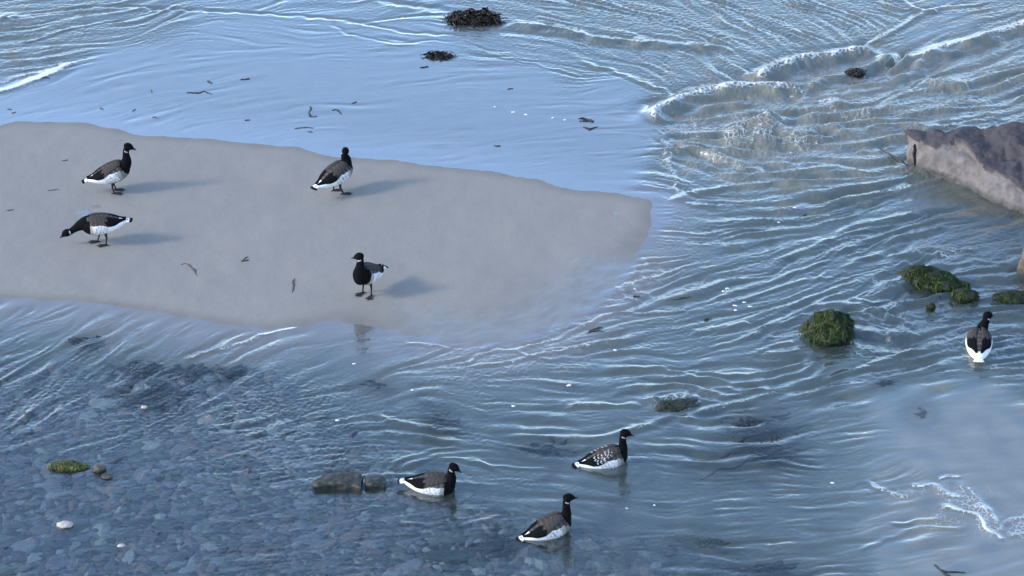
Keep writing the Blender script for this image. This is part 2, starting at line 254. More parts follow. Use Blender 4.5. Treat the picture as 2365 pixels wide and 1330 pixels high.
# ---- crests and standing waves: (height m, half-width m, foam, [px points])
CREST = [
 (.048, .110, .88, [(1498, 288), (1520, 262), (1555, 240), (1620, 218), (1700, 206), (1760, 203), (1830, 210), (1872, 214)]),
 (.052, .110, .85, [(1752, 188), (1775, 170), (1820, 152), (1880, 138), (1940, 131), (1990, 124), (2012, 134)]),
 (.034, .090, .85, [(2010, 132), (2060, 138), (2120, 136), (2180, 112), (2260, 92), (2365, 62), (2450, 45)]),
 (.028, .080, .10, [(2020, 160), (2090, 150), (2180, 128), (2270, 100), (2330, 88)]),
 (.028, .080, .2, [(1860, 210), (1900, 190), (1960, 175), (2030, 150), (2080, 142)]),
 (.014, .050, .25, [(1870, 205), (1862, 220), (1840, 245)]), (.012, .045, .2, [(1803, 208), (1800, 240)]),
 (.010, .040, .15, [(1985, 124), (2020, 100), (2060, 75), (2100, 52), (2130, 35), (2165, 25), (2230, 2)]),
 (.010, .040, .2, [(2060, -10), (2100, 15), (2150, 28), (2165, 25)]),
 (.020, .075, .15, [(1155, 52), (1230, 60), (1300, 72), (1370, 90), (1450, 98), (1560, 106), (1650, 112), (1720, 118)]),
 (-.009, .055, .0, [(855, -5), (930, 8), (1000, 18), (1045, 28)]),
 (-.0055, .034, .0, [(0, 36), (60, 34), (130, 25), (190, 18), (250, 14), (330, 17), (430, 22), (560, 28), (640, 34), (760, 42), (850, 55), (930, 72), (1000, 78), (1080, 80), (1145, 82)]),
 (-.004, .026, .0, [(755, 48), (785, 65), (815, 80), (870, 93), (930, 100), (985, 93), (1080, 97)]),
 (.003, .020, .0, [(1075, 112), (1130, 125), (1200, 140), (1290, 163), (1370, 190)]),
 (.008, .035, .0, [(1330, 138), (1400, 160), (1460, 180), (1520, 205), (1565, 220)]),
 (.008, .035, .55, [(1508, 292), (1525, 322), (1545, 350), (1556, 390), (1558, 430), (1566, 462)]),
 (.012, .045, .2, [(1530, 318), (1580, 335), (1640, 362), (1720, 388), (1800, 400)]),
 (.012, .045, .1, [(1535, 330), (1600, 365), (1670, 395), (1740, 405), (1850, 395), (1960, 380)]),
 (.016, .055, .1, [(1560, 470), (1590, 452), (1640, 440), (1720, 430), (1830, 422), (1900, 428)]),
 (.010, .040, .15, [(1575, 472), (1620, 474), (1665, 482)]),
 (.004, .022, .15, [(1512, 478), (1508, 520), (1512, 560)]),
 (.006, .028, .35, [(1410, 660), (1440, 680), (1478, 700)]), (.006, .028, .35, [(1428, 645), (1470, 670), (1510, 690)]), (.005, .025, .3, [(1455, 615), (1490, 640), (1530, 655)]), (.005, .025, .3, [(1470, 590), (1510, 610), (1545, 640)]),
 (.007, .030, .45, [(1030, 842), (1080, 835), (1110, 820), (1140, 812), (1160, 815)]),
 (.007, .030, .45, [(1150, 812), (1200, 808), (1250, 795), (1300, 778), (1330, 762), (1390, 735), (1440, 715)]),
 (.007, .030, .35, [(1060, 850), (1180, 835), (1260, 815), (1350, 800), (1420, 790)]),
 (.006, .028, .30, [(1130, 805), (1200, 815), (1260, 830), (1330, 820)]), (.005, .025, .3, [(930, 790), (1000, 800), (1080, 812)]),
 (.006, .028, .3, [(1420, 720), (1470, 725), (1540, 722), (1590, 715)]),
 (.006, .035, 1.6, [(585, 776), (620, 770), (655, 762), (690, 748)]), (.006, .035, .45, [(420, 835), (470, 818), (520, 803), (570, 788), (600, 772)]),
 (.012, .050, .25, [(1590, 772), (1640, 762), (1700, 752), (1735, 745)]),
 (.014, .045, .25, [(1690, 792), (1735, 778), (1775, 758), (1820, 733), (1870, 712), (1920, 703), (1970, 706), (2020, 716), (2080, 740), (2140, 772)]),
 (.008, .030, .1, [(1760, 790), (1800, 760), (1840, 735), (1870, 722)]), (.008, .030, .1, [(1980, 722), (2030, 738), (2090, 770), (2130, 785)]),
 (.009, .032, .15, [(1740, 812), (1790, 800), (1840, 790)]), (.007, .028, .15, [(1980, 735), (2040, 760), (2080, 800)]),
 (.008, .035, .1, [(1890, 812), (1870, 830), (1830, 848), (1770, 862), (1700, 868), (1620, 862), (1560, 848)]),
 (.009, .038, .1, [(1905, 820), (1880, 845), (1830, 868), (1760, 882), (1680, 884), (1600, 872), (1540, 855), (1480, 848)]),
 (.009, .038, .05, [(1930, 835), (1900, 862), (1840, 888), (1770, 902), (1690, 902), (1620, 890)]),
 (.010, .045, .1, [(2180, 790), (2110, 812), (2030, 838), (1960, 860), (1880, 880), (1820, 898)]),
 (.012, .050, .25, [(1150, 1008), (1220, 1010), (1300, 1013), (1380, 1012), (1430, 1004), (1480, 990), (1520, 972), (1560, 948)]),
 (.008, .045, .1, [(870, 995), (940, 1004), (1010, 1015), (1070, 1020)]),
 (.012, .050, .3, [(1560, 968), (1600, 962), (1640, 950), (1700, 932), (1770, 912), (1850, 892)]),
 (.010, .040, .3, [(1295, 942), (1350, 935), (1420, 938), (1490, 936)]),
 (.012, .045, .2, [(1400, 912), (1470, 900), (1520, 893), (1590, 890), (1640, 908), (1680, 915), (1740, 905), (1800, 880)]),
 (.008, .035, .1, [(1440, 850), (1520, 856), (1600, 862)]), (.010, .040, .1, [(860, 960), (960, 985), (1060, 1003)]),
 (.006, .035, .05, [(930, 1090), (960, 1068), (1010, 1056), (1070, 1060), (1120, 1075), (1180, 1095)]),
 (.005, .030, .1, [(905, 1120), (900, 1090), (940, 1060), (1000, 1040), (1080, 1040)]),
 (.005, .030, .05, [(920, 1205), (980, 1212), (1040, 1210)]), (.005, .030, .05, [(1040, 1222), (1110, 1205), (1160, 1190)]),
 (.005, .028, .1, [(1060, 1068), (1130, 1072), (1190, 1082), (1280, 1085)]),
 (.006, .035, .7, [(1995, 1108), (2030, 1130), (2060, 1144), (2110, 1148)]), (.006, .040, .8, [(2098, 1122), (2150, 1122), (2190, 1138), (2230, 1150)]),
 (.007, .030, .55, [(2205, 1108), (2225, 1140), (2262, 1165), (2290, 1190), (2310, 1220), (2325, 1234)]), (.007, .050, .9, [(2215, 1110), (2250, 1150), (2285, 1185), (2315, 1215)]),
 (.008, .034, 1.5, [(2168, 1170), (2200, 1172), (2225, 1182), (2260, 1190), (2275, 1215), (2300, 1236), (2335, 1240)]), (.006, .03, .5, [(2335, 1238), (2365, 1235), (2420, 1232)]),
 (.006, .025, .55, [(2305, 1232), (2320, 1215), (2345, 1200), (2380, 1190), (2420, 1186)]), (.006, .025, 1.2, [(2165, 1101), (2200, 1101), (2222, 1100)]),
 (.006, .030, .15, [(2050, 1215), (2120, 1206), (2180, 1200)]), (.006, .030, .15, [(1980, 1275), (2060, 1240), (2130, 1220), (2240, 1222)]),
 (.010, .085, 1.9, [(-60, 222), (0, 207), (40, 196), (80, 180), (120, 167), (150, 153), (172, 140)]), (.006, .040, .7, [(-60, 200), (0, 190), (45, 178), (90, 168)]),
 (.006, .035, .05, [(0, 95), (90, 90), (180, 62), (300, 45)]), (.012, .05, .3, [(2120, 300), (2200, 292), (2280, 300), (2365, 285)]),
 (.012, .05, .2, [(2000, 300), (2060, 285), (2130, 292)]), (.012, .05, .25, [(2080, 332), (2040, 345), (1980, 352)]),
 (.012, .045, .1, [(1920, 545), (1980, 520), (2060, 505), (2140, 490)]), (.012, .045, .1, [(1880, 600), (1960, 575), (2060, 555), (2140, 535), (2220, 520)]),
 (.012, .045, .15, [(1940, 620), (2010, 598), (2090, 590), (2130, 585)]), (.010, .040, .1, [(1780, 610), (1860, 580), (1940, 550)]),
 (.010, .040, .15, [(2060, 690), (2010, 700), (1960, 690)]), (.010, .040, .2, [(2150, 595), (2200, 580), (2260, 575)]), (.010, .04, .1, [(2190, 620), (2250, 605), (2330, 612)]),
 (.008, .032, .1, [(1700, 700), (1780, 672), (1850, 650), (1930, 640)]), (.008, .032, .1, [(1650, 690), (1750, 660), (1850, 625), (1930, 595)]),
]
def spline(pts, n=10):
    p = np.array(pts, float); p = np.vstack([2 * p[0] - p[1], p, 2 * p[-1] - p[-2]]); out = []
    for i in range(1, len(p) - 2):
        for t in np.linspace(0, 1, n, endpoint=False):
            a, b, c, d = p[i - 1], p[i], p[i + 1], p[i + 2]
            out.append(0.5 * ((2 * b) + (c - a) * t + (2 * a - 5 * b + 4 * c - d) * t * t + (3 * b - a - 3 * c + d) * t ** 3))
    out.append(p[-2]); return np.array(out)
wob = band(0.5); wob2 = band(0.22)
def crest(h, wd, fm, pts):
    s = spline(pts, 6); wx, wy = at(s[:, 0], s[:, 1]); n = len(wx)
    m = 3.2 * wd
    x0 = max(int((wx.min() - m - GX[0]) / DX), 0); x1 = min(int((wx.max() + m - GX[0]) / DX) + 1, NX)
    y0 = max(int((wy.min() - m - GY[0]) / DY), 0); y1 = min(int((wy.max() + m - GY[0]) / DY) + 1, NY)
    if x1 <= x0 or y1 <= y0: return
    X, Y = np.meshgrid(GX[x0:x1], GY[y0:y1]); sl = (slice(y0, y1), slice(x0, x1))
    X = X + wob[sl] * 0.012 + wob2[sl] * 0.006; Y = Y + wob2[sl] * 0.010
    best = np.full(X.shape, 1e9); ts = np.zeros(X.shape); sg = np.zeros(X.shape)
    for i in range(n - 1):
        ax, ay, bx, by = wx[i], wy[i], wx[i + 1], wy[i + 1]; ex, ey = bx - ax, by - ay; L = ex * ex + ey * ey + 1e-12
        t = np.clip(((X - ax) * ex + (Y - ay) * ey) / L, 0, 1); d = (X - ax - t * ex) ** 2 + (Y - ay - t * ey) ** 2
        k = d < best; best = np.where(k, d, best); ts = np.where(k, (i + t) / (n - 1), ts)
        sg = np.where(k, np.sign((Y - ay - t * ey)), sg)
    d = np.sqrt(best); u = d / wd
    fade = smoothstep(0, 0.12, ts) * smoothstep(0, 0.15, 1 - ts)
    prof = np.exp(-u * u * np.where(sg > 0, 1.0, 1.6)) - 0.22 * np.exp(-(u - 1.5) ** 2 * 1.5)
    H[sl] += 1.35 * h * fade * prof * (0.95 + 0.10 * wob2[sl] + .12 * wob[sl])
    f = fm * fade * np.exp(-(u * (1.9 if fm < .55 else 2.5)) ** 2) * np.clip(0.75 + 0.22 * wob2[sl] + .25 * t_fine[sl] * (fm < 1), 0, 1.4)
    foam[sl] = np.maximum(foam[sl], f)
for c in CREST: crest(*c)
# rings pushed by swimming birds and by stones that stand in the current
def rings(px, py, r0, lam, h, n=4):
    cx, cy = at(px, py); m = r0 + lam * n
    x0 = max(int((cx - m - GX[0]) / DX), 0); x1 = min(int((cx + m - GX[0]) / DX), NX)
    y0 = max(int((cy - m - GY[0]) / DY), 0); y1 = min(int((cy + m - GY[0]) / DY), NY)
    if x1 <= x0 or y1 <= y0: return
    X, Y = np.meshgrid(GX[x0:x1], GY[y0:y1]); sl = (slice(y0, y1), slice(x0, x1))
    r = np.hypot(X - cx + wob2[sl] * 0.008, Y - cy) - r0
    H[sl] += h * np.cos(2 * math.pi * r / lam) * np.exp(-np.clip(r, 0, None) / (lam * n * 0.35)) * smoothstep(-0.05, 0.03, r) * smoothstep(m, m * 0.8, np.hypot(X - cx, Y - cy))
rings(1000, 1130, 0.17, 0.11, 0.0022, 5); rings(1395, 1070, 0.17, 0.11, 0.0018, 5); rings(1265, 1235, 0.17, 0.12, 0.0020, 5)
rings(2260, 822, 0.10, 0.09, 0.0022, 4); rings(1915, 785, 0.22, 0.10, 0.0025, 4); rings(805, 1118, 0.30, 0.09, 0.0012, 4)
# churned mounds of the rapid
def mound(px, py, rx, ry, h, fm):
    cx, cy = at(px, py)
    sl = (slice(max(int((cy - 2.2 * ry - GY[0]) / DY), 0), int((cy + 2.2 * ry - GY[0]) / DY)), slice(max(int((cx - 2.2 * rx - GX[0]) / DX), 0), int((cx + 2.2 * rx - GX[0]) / DX)))
    X, Y = np.meshgrid(GX[sl[1]], GY[sl[0]]); q = ((X - cx) / rx) ** 2 + ((Y - cy) / ry) ** 2
    g = np.exp(-q * 1.3); H[sl] += g * (h + 0.005 * t_mid[sl] * np.sign(h))
    foam[sl] = np.maximum(foam[sl], fm * np.exp(-((X - cx + rx * .5) / (rx * .7)) ** 2 - ((Y - cy - ry * .5) / (ry * .6)) ** 2) * np.clip(.7 + .6 * t_fine[sl], 0, 1.5))
for a in [(1765, 285, .16, .12, .075, .9), (1735, 322, .16, .09, .040, .7), (1930, 238, .14, .10, .035, .6), (1835, 225, .18, .12, -.03, 0), (1740, 228, .20, .10, -.02, 0), (1800, 330, .14, .09, .03, .5),
          (1860, 320, .12, .10, .03, .2), (1690, 345, .14, .08, .025, .5), (1870, 165, .30, .12, -.018, 0), (2160, 192, .16, .09, .03, .3), (2215, 198, .12, .09, .03, .2), (1560, 925, .20, .12, .016, .1),
          (1508, 925, .06, .05, .03, .9), (15, 48, .16, .16, .03, .1), (1600, 925, .16, .10, .010, .2), (2165, 580, .14, .10, .02, .2), (2050, 655, .12, .08, .015, .4)]:
    mound(*a)
# loose froth in the churned part
froth = np.clip(Turb - 0.5, 0, 1) * np.clip(t_mid * 0.7 + t_fine * 0.4 - 0.75, 0, 1.2)
foam = np.maximum(foam, np.clip(froth * 0.9, 0, .8))
def froth_patch(px, py, rx, ry, f):
    cx, cy = at(px, py); q = ((GX[None, :] - cx) / rx) ** 2 + ((GY[:, None] - cy) / ry) ** 2
    global foam
    foam = np.maximum(foam, .8 * f * np.exp(-q) * np.clip(.75 + .35 * t_big + .35 * t_mid, 0, 1.3))
for a in [(1720, 300, .45, .40, .42), (1850, 330, .5, .3, .34), (1960, 250, .5, .4, .28), (1600, 290, .35, .35, .30), (1660, 380, .4, .3, .28), (2230, 300, .4, .2, .34), (2150, 200, .4, .3, .22), (1540, 380, .10, .5, .30),
          (1150, 850, .8, .25, .24), (1330, 800, .5, .3, .24), (1500, 640, .22, .5, .22), (1050, 870, .4, .2, .20), (2230, 1165, .35, .30, .34), (2120, 1135, .35, .18, .26), (2180, 1200, .30, .25, .26), (2280, 1200, .22, .3, .34), (2350, 1215, .2, .25, .40), (40, 190, .5, .35, .24), (2180, 590, .2, .2, .3), (2060, 650, .2, .15, .3), (1560, 925, .3, .2, .3), (1830, 740, .3, .3, .16), (2200, 760, .5, .3, .18)]:
    froth_patch(*a)
for px_, py_, rx_, ry_ in [(2262, 868, .22, .30), (1000, 1165, .25, .22), (1400, 1100, .3, .2), (1270, 1275, .3, .2), (2270, 470, .35, .25)]:      # lee of birds and boulder
    wx_, wy_ = at(px_, py_); H *= 1 - .65 * np.exp(-((GX[None, :] - wx_) / rx_) ** 2 - ((GY[:, None] - wy_) / ry_) ** 2)
# calm the water where it thins out at the bar; level borders of the detailed part
LOWR = up(np.exp(-((CXX - .55) / 1.5) ** 2 - ((CYY - 27.2) / 1.2) ** 2)); calm = smoothstep(0.0, 0.22, -SDF + .13 * LOWR); H *= (0.03 + 0.97 * calm) * (.6 + .4 * smoothstep(.12, .35, Aamp))
edge = smoothstep(0, .5, GX - GX[0])[None, :] * smoothstep(0, .5, GX[-1] - GX)[None, :] * smoothstep(0, .4, GY - GY[0])[:, None] * smoothstep(0, .4, GY[-1] - GY)[:, None]
H *= edge; foam *= edge
# extra foam right at the lower right shore
# ---- bed
BX = np.arange(-5.9, 5.9001, 0.024); BY = np.arange(22.6, 34.6, 0.03)
BXX, BYY = np.meshgrid(BX, BY)
def samp(F):
    ix = np.clip(((BXX - GX[0]) / DX).astype(int), 0, NX - 1); iy = np.clip(((BYY - GY[0]) / DY).astype(int), 0, NY - 1); return F[iy, ix]
bs = samp(SDF); bd = samp(Dark)
def bump2(lam, seed):
    r2 = np.random.default_rng(seed); n = r2.standard_normal(BXX.shape); kx_ = np.fft.rfftfreq(len(BX), .024)[None]; ky_ = np.fft.fftfreq(len(BY), .03)[:, None]
    k = np.hypot(kx_, ky_); o = np.fft.irfft2(np.fft.rfft2(n) * np.exp(-(np.log((k + 1e-6) * lam) / .5) ** 2), s=BXX.shape); return o / o.std()
bn1 = bump2(1.2, 1); bn2 = bump2(.3, 2); bn3 = bump2(.5, 3)
px_c, py_c = at(1330, 740); lowr = np.exp(-(((BXX - float(px_c)) / 1.3) ** 2 + ((BYY - float(py_c)) / 1.1) ** 2))
shore = bs + (0.005 + .030 * lowr) * bn2 * smoothstep(.35, 0, np.abs(bs))
low = smoothstep(30.4, 28.2, BYY + 0.0 * BXX)                              # lower, stream side of the bar
ZB = np.where(shore > 0, 0.011 * (1 - np.exp(-shore / 0.35)) + 0.0035 * bn1 * smoothstep(0, .5, shore), 0.0)
ZB = np.where(shore <= 0, -0.012 * (1 - np.exp(shore / 0.10)) - (0.03 + 0.09 * bd) * smoothstep(0.15, 1.1, -shore) * smoothstep(.12, .5, bd), ZB)
bn4 = bump2(.09, 4); ZB += (0.0012 * bn3 + .0005 * bn4 + .0008 * bn2) * smoothstep(0, .25, shore)
rip = np.sin((BXX * .64 - BYY * .77) * 62 + bn2 * 1.1 + bn1 * 2); ZB += .0016 * rip * np.clip(bn3 * .5 + .35, 0, 1) * smoothstep(1.0, .1, bs) * smoothstep(0, .08, bs) * smoothstep(29.1, 28.2, BYY)

def grid_object(name, xs, ys, Z, attrs, mat, coarse):
    """one sheet: the detailed part plus ever wider rows and columns out to the far distance"""
    ext = np.array(coarse)
    xs2 = np.concatenate([xs[0] - ext[::-1], xs, xs[-1] + ext]); ys2 = np.concatenate([ys[0] - ext[::-1], ys, ys[-1] + ext])
    p = len(ext); nx, ny = len(xs2), len(ys2)
    pad = lambda A: np.pad(A, p, mode='edge')
    X, Y = np.meshgrid(xs2, ys2); V = np.stack([X, Y, pad(Z)], -1).reshape(-1, 3).astype(np.float32)
    me = bpy.data.meshes.new(name); me.vertices.add(nx * ny); me.vertices.foreach_set('co', V.ravel())
    i = np.arange((ny - 1) * (nx - 1)); r, c = i // (nx - 1), i % (nx - 1); a = r * nx + c
    F = np.stack([a, a + 1, a + nx + 1, a + nx], -1).astype(np.int32)
    me.loops.add(F.size); me.loops.foreach_set('vertex_index', F.ravel())
    me.polygons.add(len(F)); me.polygons.foreach_set('loop_start', np.arange(0, F.size, 4, dtype=np.int32))
    me.update(calc_edges=True); me.polygons.foreach_set('use_smooth', np.ones(len(F), bool))
    for k, A in attrs.items(): fattr(me, k, pad(A))
    me.materials.append(mat); return link(bpy.data.objects.new(name, me))
COARSE = [.2, .5, 1, 2, 4, 8, 16, 32, 64, 128, 250, 500]

CLEAR = [(1755, 975, 80, 40), (1775, 1050, 80, 40), (1680, 1085, 90, 30), (1245, 1040, 90, 26), (1155, 1258, 50, 34), (1010, 980, 50, 46), (200, 790, 60, 24), (320, 850, 80, 30), (435, 855, 60, 40), (355, 912, 90, 44),
         (515, 860, 50, 24), (870, 890, 50, 24), (2045, 885, 40, 20), (2125, 955, 40, 26), (1760, 1318, 90, 26), (1640, 1255, 80, 26), (1030, 1285, 90, 34)]
CLR = np.zeros((NY, NX))
for cx_, cy_, rx_, ry_ in CLEAR:                                             # clearer water over things one can see on the bed
    wx_, wy_ = at(cx_, cy_); sx_ = rx_ / 265.0; sy_ = ry_ / 120.0; g_ = np.exp(-((GX[None, :] - wx_) / sx_) ** 2 - ((GY[:, None] - wy_) / sy_) ** 2); Murk *= 1 - .92 * g_; CLR = np.maximum(CLR, g_)
# ---- materials of ground and water
def mat_sand():
    m = NT('beach_sand'); co = m.coord('Object')
    wet = m.attr('wet').outputs['Fac']; dark = m.attr('dark').outputs['Fac']
    n1 = m.noise(1.3, 5, .55, co); n2 = m.noise(60, 3, .7, co); n3 = m.noise(6, 4, .6, m.coord('Object', (1, .6, 1)))
    dry = m.mix(n1.outputs[0], (.282, .260, .232), (.306, .284, .254))
    dry = m.mix(m.math('MULTIPLY', n2.outputs[0], .8), dry, (.19, .172, .145))
    dry = m.mix(m.math('MULTIPLY', n3.outputs[0], .22), dry, (.33, .30, .26))
    wetc = m.mix(n3.outputs[0], (.175, .155, .130), (.21, .188, .158))
    c = m.mix(wet, dry, wetc)
    stone = m.ramp(m.noise(5, 6, .65, co).outputs[0], [(.3, (.022, .026, .032)), (.5, (.052, .055, .056)), (.7, (.10, .10, .09))])
    c = m.mix(dark, c, stone)
    r = m.math('SUBTRACT', .78, m.math('MULTIPLY', wet, .3))
    hh = m.math('ADD', m.math('MULTIPLY', n2.outputs[0], .5), m.math('MULTIPLY', n3.outputs[0], .9))
    # damp sand towards the stream carries a thin glossy skin of water
    nb = m.bump(hh, .006, .8); p = m.principled(c, r, nb, .35)
    fr = m.n('Fresnel'); fr.inputs['IOR'].default_value = 1.333; gl = m.n('BsdfGlossy'); gl.inputs['Roughness'].default_value = .22; sh = m.attr('sheen').outputs['Fac']
    nf = m.noise(14, 6, .7, m.coord('Object', (.45, 1, 1)))
    k = m.math('MULTIPLY', m.math('MULTIPLY', fr.outputs[0], 3.4), m.math('MULTIPLY', m.math('ADD', m.math('SUBTRACT', m.math('MULTIPLY', nf.outputs[0], 2.6), 1.3), sh), sh, True), True)
    mx = m.n('MixShader'); m.l(k, mx.inputs[0]); m.l(p.outputs[0], mx.inputs[1]); m.l(gl.outputs[0], mx.inputs[2]); m.l(mx.outputs[0], m.out.inputs[0]); return m.m
def mat_water():
    m = NT('shallow_water'); co = m.coord('Object')
    murk = m.attr('murk').outputs['Fac']; foamv = m.attr('foam').outputs['Fac']; chop = m.attr('chop').outputs['Fac']
    n1 = m.noise(28, 3, .6, m.coord('Object', (.6, 1, 1))); n2 = m.noise(3, 4, .6, co)
    nrm = m.bump(m.math('MULTIPLY', n1.outputs[0], m.math('ADD', m.math('MULTIPLY', chop, 1.0), .04)), .006, 1.0)
    fr = m.n('Fresnel'); fr.inputs['IOR'].default_value = 1.333; m.l(nrm, fr.inputs['Normal'])
    bf = m.n('NewGeometry').outputs['Backfacing']                                # light leaving the water is weighed like light entering it
    m.l(m.math('SUBTRACT', 1.333, m.math('MULTIPLY', bf, 1.333 - 1 / 1.333)), fr.inputs['IOR'])
    gloss = m.attr('gloss').outputs['Fac']
    gl = m.n('BsdfGlossy'); gl.inputs['Roughness'].default_value = .13; gl.inputs['Color'].default_value = (1, 1, 1, 1); m.l(nrm, gl.inputs['Normal'])
    tr = m.n('BsdfTransparent'); m.l(m.mix(m.attr('deep').outputs['Fac'], (1, 1, 1), (.80, .90, .90)), tr.inputs['Color'])
    df = m.n('BsdfDiffuse'); m.l(nrm, df.inputs['Normal'])
    silt = m.ramp(murk, [(.50, (.130, .162, .138)), (.78, (.250, .240, .190))])
    m.l(m.mix(m.math('MULTIPLY', n2.outputs[0], .6), silt, (.09, .115, .105)), df.inputs['Color'])
    body = m.n('MixShader'); m.l(m.math('MULTIPLY', murk, m.math('ADD', m.math('MULTIPLY', n2.outputs[0], .5), .7), True), body.inputs[0])
    m.l(tr.outputs[0], body.inputs[1]); m.l(df.outputs[0], body.inputs[2])
    s1 = m.n('MixShader'); m.l(m.math('MULTIPLY', fr.outputs[0], gloss, True), s1.inputs[0]); m.l(body.outputs[0], s1.inputs[1]); m.l(gl.outputs[0], s1.inputs[2])
    fo = m.n('BsdfDiffuse'); fo.inputs['Color'].default_value = (.80, .81, .80, 1)
    wv = m.n('VectorMath', operation='ADD'); sc_ = m.n('VectorMath', operation='SCALE'); sc_.inputs['Scale'].default_value = .06
    m.l(m.noise(9, 3, .6, co).outputs['Color'], sc_.inputs[0]); m.l(co, wv.inputs[0]); m.l(sc_.outputs[0], wv.inputs[1])
    vo = m.n('TexVoronoi', feature='DISTANCE_TO_EDGE'); vo.inputs['Scale'].default_value = 23; m.l(wv.outputs[0], vo.inputs['Vector'])
    fn = m.noise(60, 4, .7, co)
    thr = m.math('MULTIPLY', m.math('POWER', foamv, 1.4), m.math('ADD', m.math('MULTIPLY', fn.outputs[0], .55), .10))
    lace = m.math('DIVIDE', m.math('SUBTRACT', thr, vo.outputs['Distance']), .05, True)
    solid = m.math('MULTIPLY', m.math('SUBTRACT', foamv, .62), 3.2, True)
    ff = m.math('MAXIMUM', m.math('MULTIPLY', lace, m.math('MULTIPLY', fn.outputs[0], .9)), solid)
    s2 = m.n('MixShader'); m.l(ff, s2.inputs[0]); m.l(s1.outputs[0], s2.inputs[1]); m.l(fo.outputs[0], s2.inputs[2])
    m.l(s2.outputs[0], m.out.inputs[0]); return m.m
px_c, py_c = at(1330, 740); lowr = np.exp(-(((BXX - float(px_c)) / 1.3) ** 2 + ((BYY - float(py_c)) / 1.1) ** 2))
GLOSS = 1.2 * smoothstep(-.8, 0, SDF) * smoothstep(.5, .3, Dark) + 2.8 + 2.0 * (1 - .45 * up(np.exp(-((CXX - 3.9) / 1.3) ** 2 - ((CYY - 25.6) / 1.9) ** 2))) * smoothstep(.5, .12, Aamp) * smoothstep(.65, .40, Dark) - .35 * smoothstep(.75, .95, Dark) - .6 * smoothstep(.55, .8, Murk) - .2 * smoothstep(.4, .6, Dark)
GLOSS = GLOSS * (1 - .5 * CLR)
sheen = smoothstep(1.1, 0, bs) ** 1.1 * smoothstep(.10, .5, lowr)
wet = smoothstep(0.16 + 1.2 * lowr, -0.01, bs) * (0.75 + 0.25 * smoothstep(-1, 1, bn2))
tag(grid_object('ground', BX, BY, ZB, {'wet': wet, 'sheen': np.where(bs > -.05, sheen, 0), 'dark': np.clip(bd * smoothstep(.15, 1.0, -bs) * smoothstep(.35, .75, bd) + .35 * smoothstep(.5, 1.6, bn3 * .6 + bn2 * .5) * smoothstep(.3, .8, -bs) * smoothstep(.3, .5, bd), 0, 1)}, mat_sand(), COARSE), 'grey wet sand bar and stream bed at low tide', kind='structure')
tag(grid_object('water', GX, GY, H, {'murk': Murk * smoothstep(0.0, .7, -SDF), 'foam': np.clip(foam, 0, 1), 'gloss': GLOSS, 'deep': smoothstep(.05, .9, -SDF) * smoothstep(.1, .4, Dark), 'chop': np.clip(Chop, 0, 1) * calm}, mat_water(), COARSE), 'shallow blue grey stream water rippling round the sand bar', kind='structure')
def water_z(x, y):
    ix = min(max(int((x - GX[0]) / DX), 0), NX - 1); iy = min(max(int((y - GY[0]) / DY), 0), NY - 1); return float(H[iy, ix])
def bed_z(x, y):
    ix = min(max(int((x - BX[0]) / .024), 0), len(BX) - 1); iy = min(max(int((y - BY[0]) / .03), 0), len(BY) - 1); return float(ZB[iy, ix])

# ------------------------------------------------------------------ geese
def mat_attr(name, attr, rough, bumpscale, bumpdist, spec=.3, var=.25):
    m = NT(name); a = m.attr(attr); co = m.coord('Object')
    n = m.noise(bumpscale, 3, .6, co)
    c = m.mix(m.math('MULTIPLY', n.outputs[0], var), a.outputs['Color'], (0, 0, 0))
    m.principled(c, rough, m.bump(n.outputs[0], bumpdist, .6), spec); return m.m
M_PLUM = mat_attr('goose_plumage', 'plumage', .85, 120, .002, .08)
def simple(name, col, rough=.5, spec=.4):
    m = NT(name); n = m.noise(90, 2, .6, m.coord('Object'))
    m.principled(m.mix(m.math('MULTIPLY', n.outputs[0], .4), col, tuple(c * .55 for c in col)), rough, m.bump(n.outputs[0], .0008, .5), spec); return m.m
M_BILL = simple('goose_bill', (.012, .012, .013), .35)
M_LEG = simple('goose_leg', (.016, .016, .017), .5)
M_EYE = simple('goose_eye', (.010, .007, .006), .15, .6)
NRING = 28
def tube(centres, radii, ups=None, cap=True):
    """rings round a 3-D path; radii are (side, up, down)"""
    C = [Vector(c) for c in centres]; n = len(C); V = []; F = []
    for i in range(n):
        t = (C[min(i + 1, n - 1)] - C[max(i - 1, 0)]).normalized()
        upv = Vector((0, 0, 1)) if ups is None else ups[i]
        if abs(t.dot(upv)) > .98: upv = Vector((-1, 0, 0))
        side = upv.cross(t).normalized(); u = t.cross(side).normalized()
        w, hu, hd = radii[i]
        for k in range(NRING):
            a = 2 * math.pi * k / NRING; ca, sa = math.cos(a), math.sin(a)
            V.append(C[i] + side * (w * ca) + u * ((hu if sa > 0 else hd) * sa))
    for i in range(n - 1):
        for k in range(NRING):
            k2 = (k + 1) % NRING; F.append((i * NRING + k, i * NRING + k2, (i + 1) * NRING + k2, (i + 1) * NRING + k))
    if cap:
        F.append(tuple(range(NRING))[::-1]); F.append(tuple((n - 1) * NRING + k for k in range(NRING)))
    return V, F
def resample(rows, n):
    a = spline(rows, n); return a
def join(parts):
    V, F = [], []
    for v, f in parts:
        o = len(V); V += list(v); F += [tuple(i + o for i in q) for q in f]
    return V, F
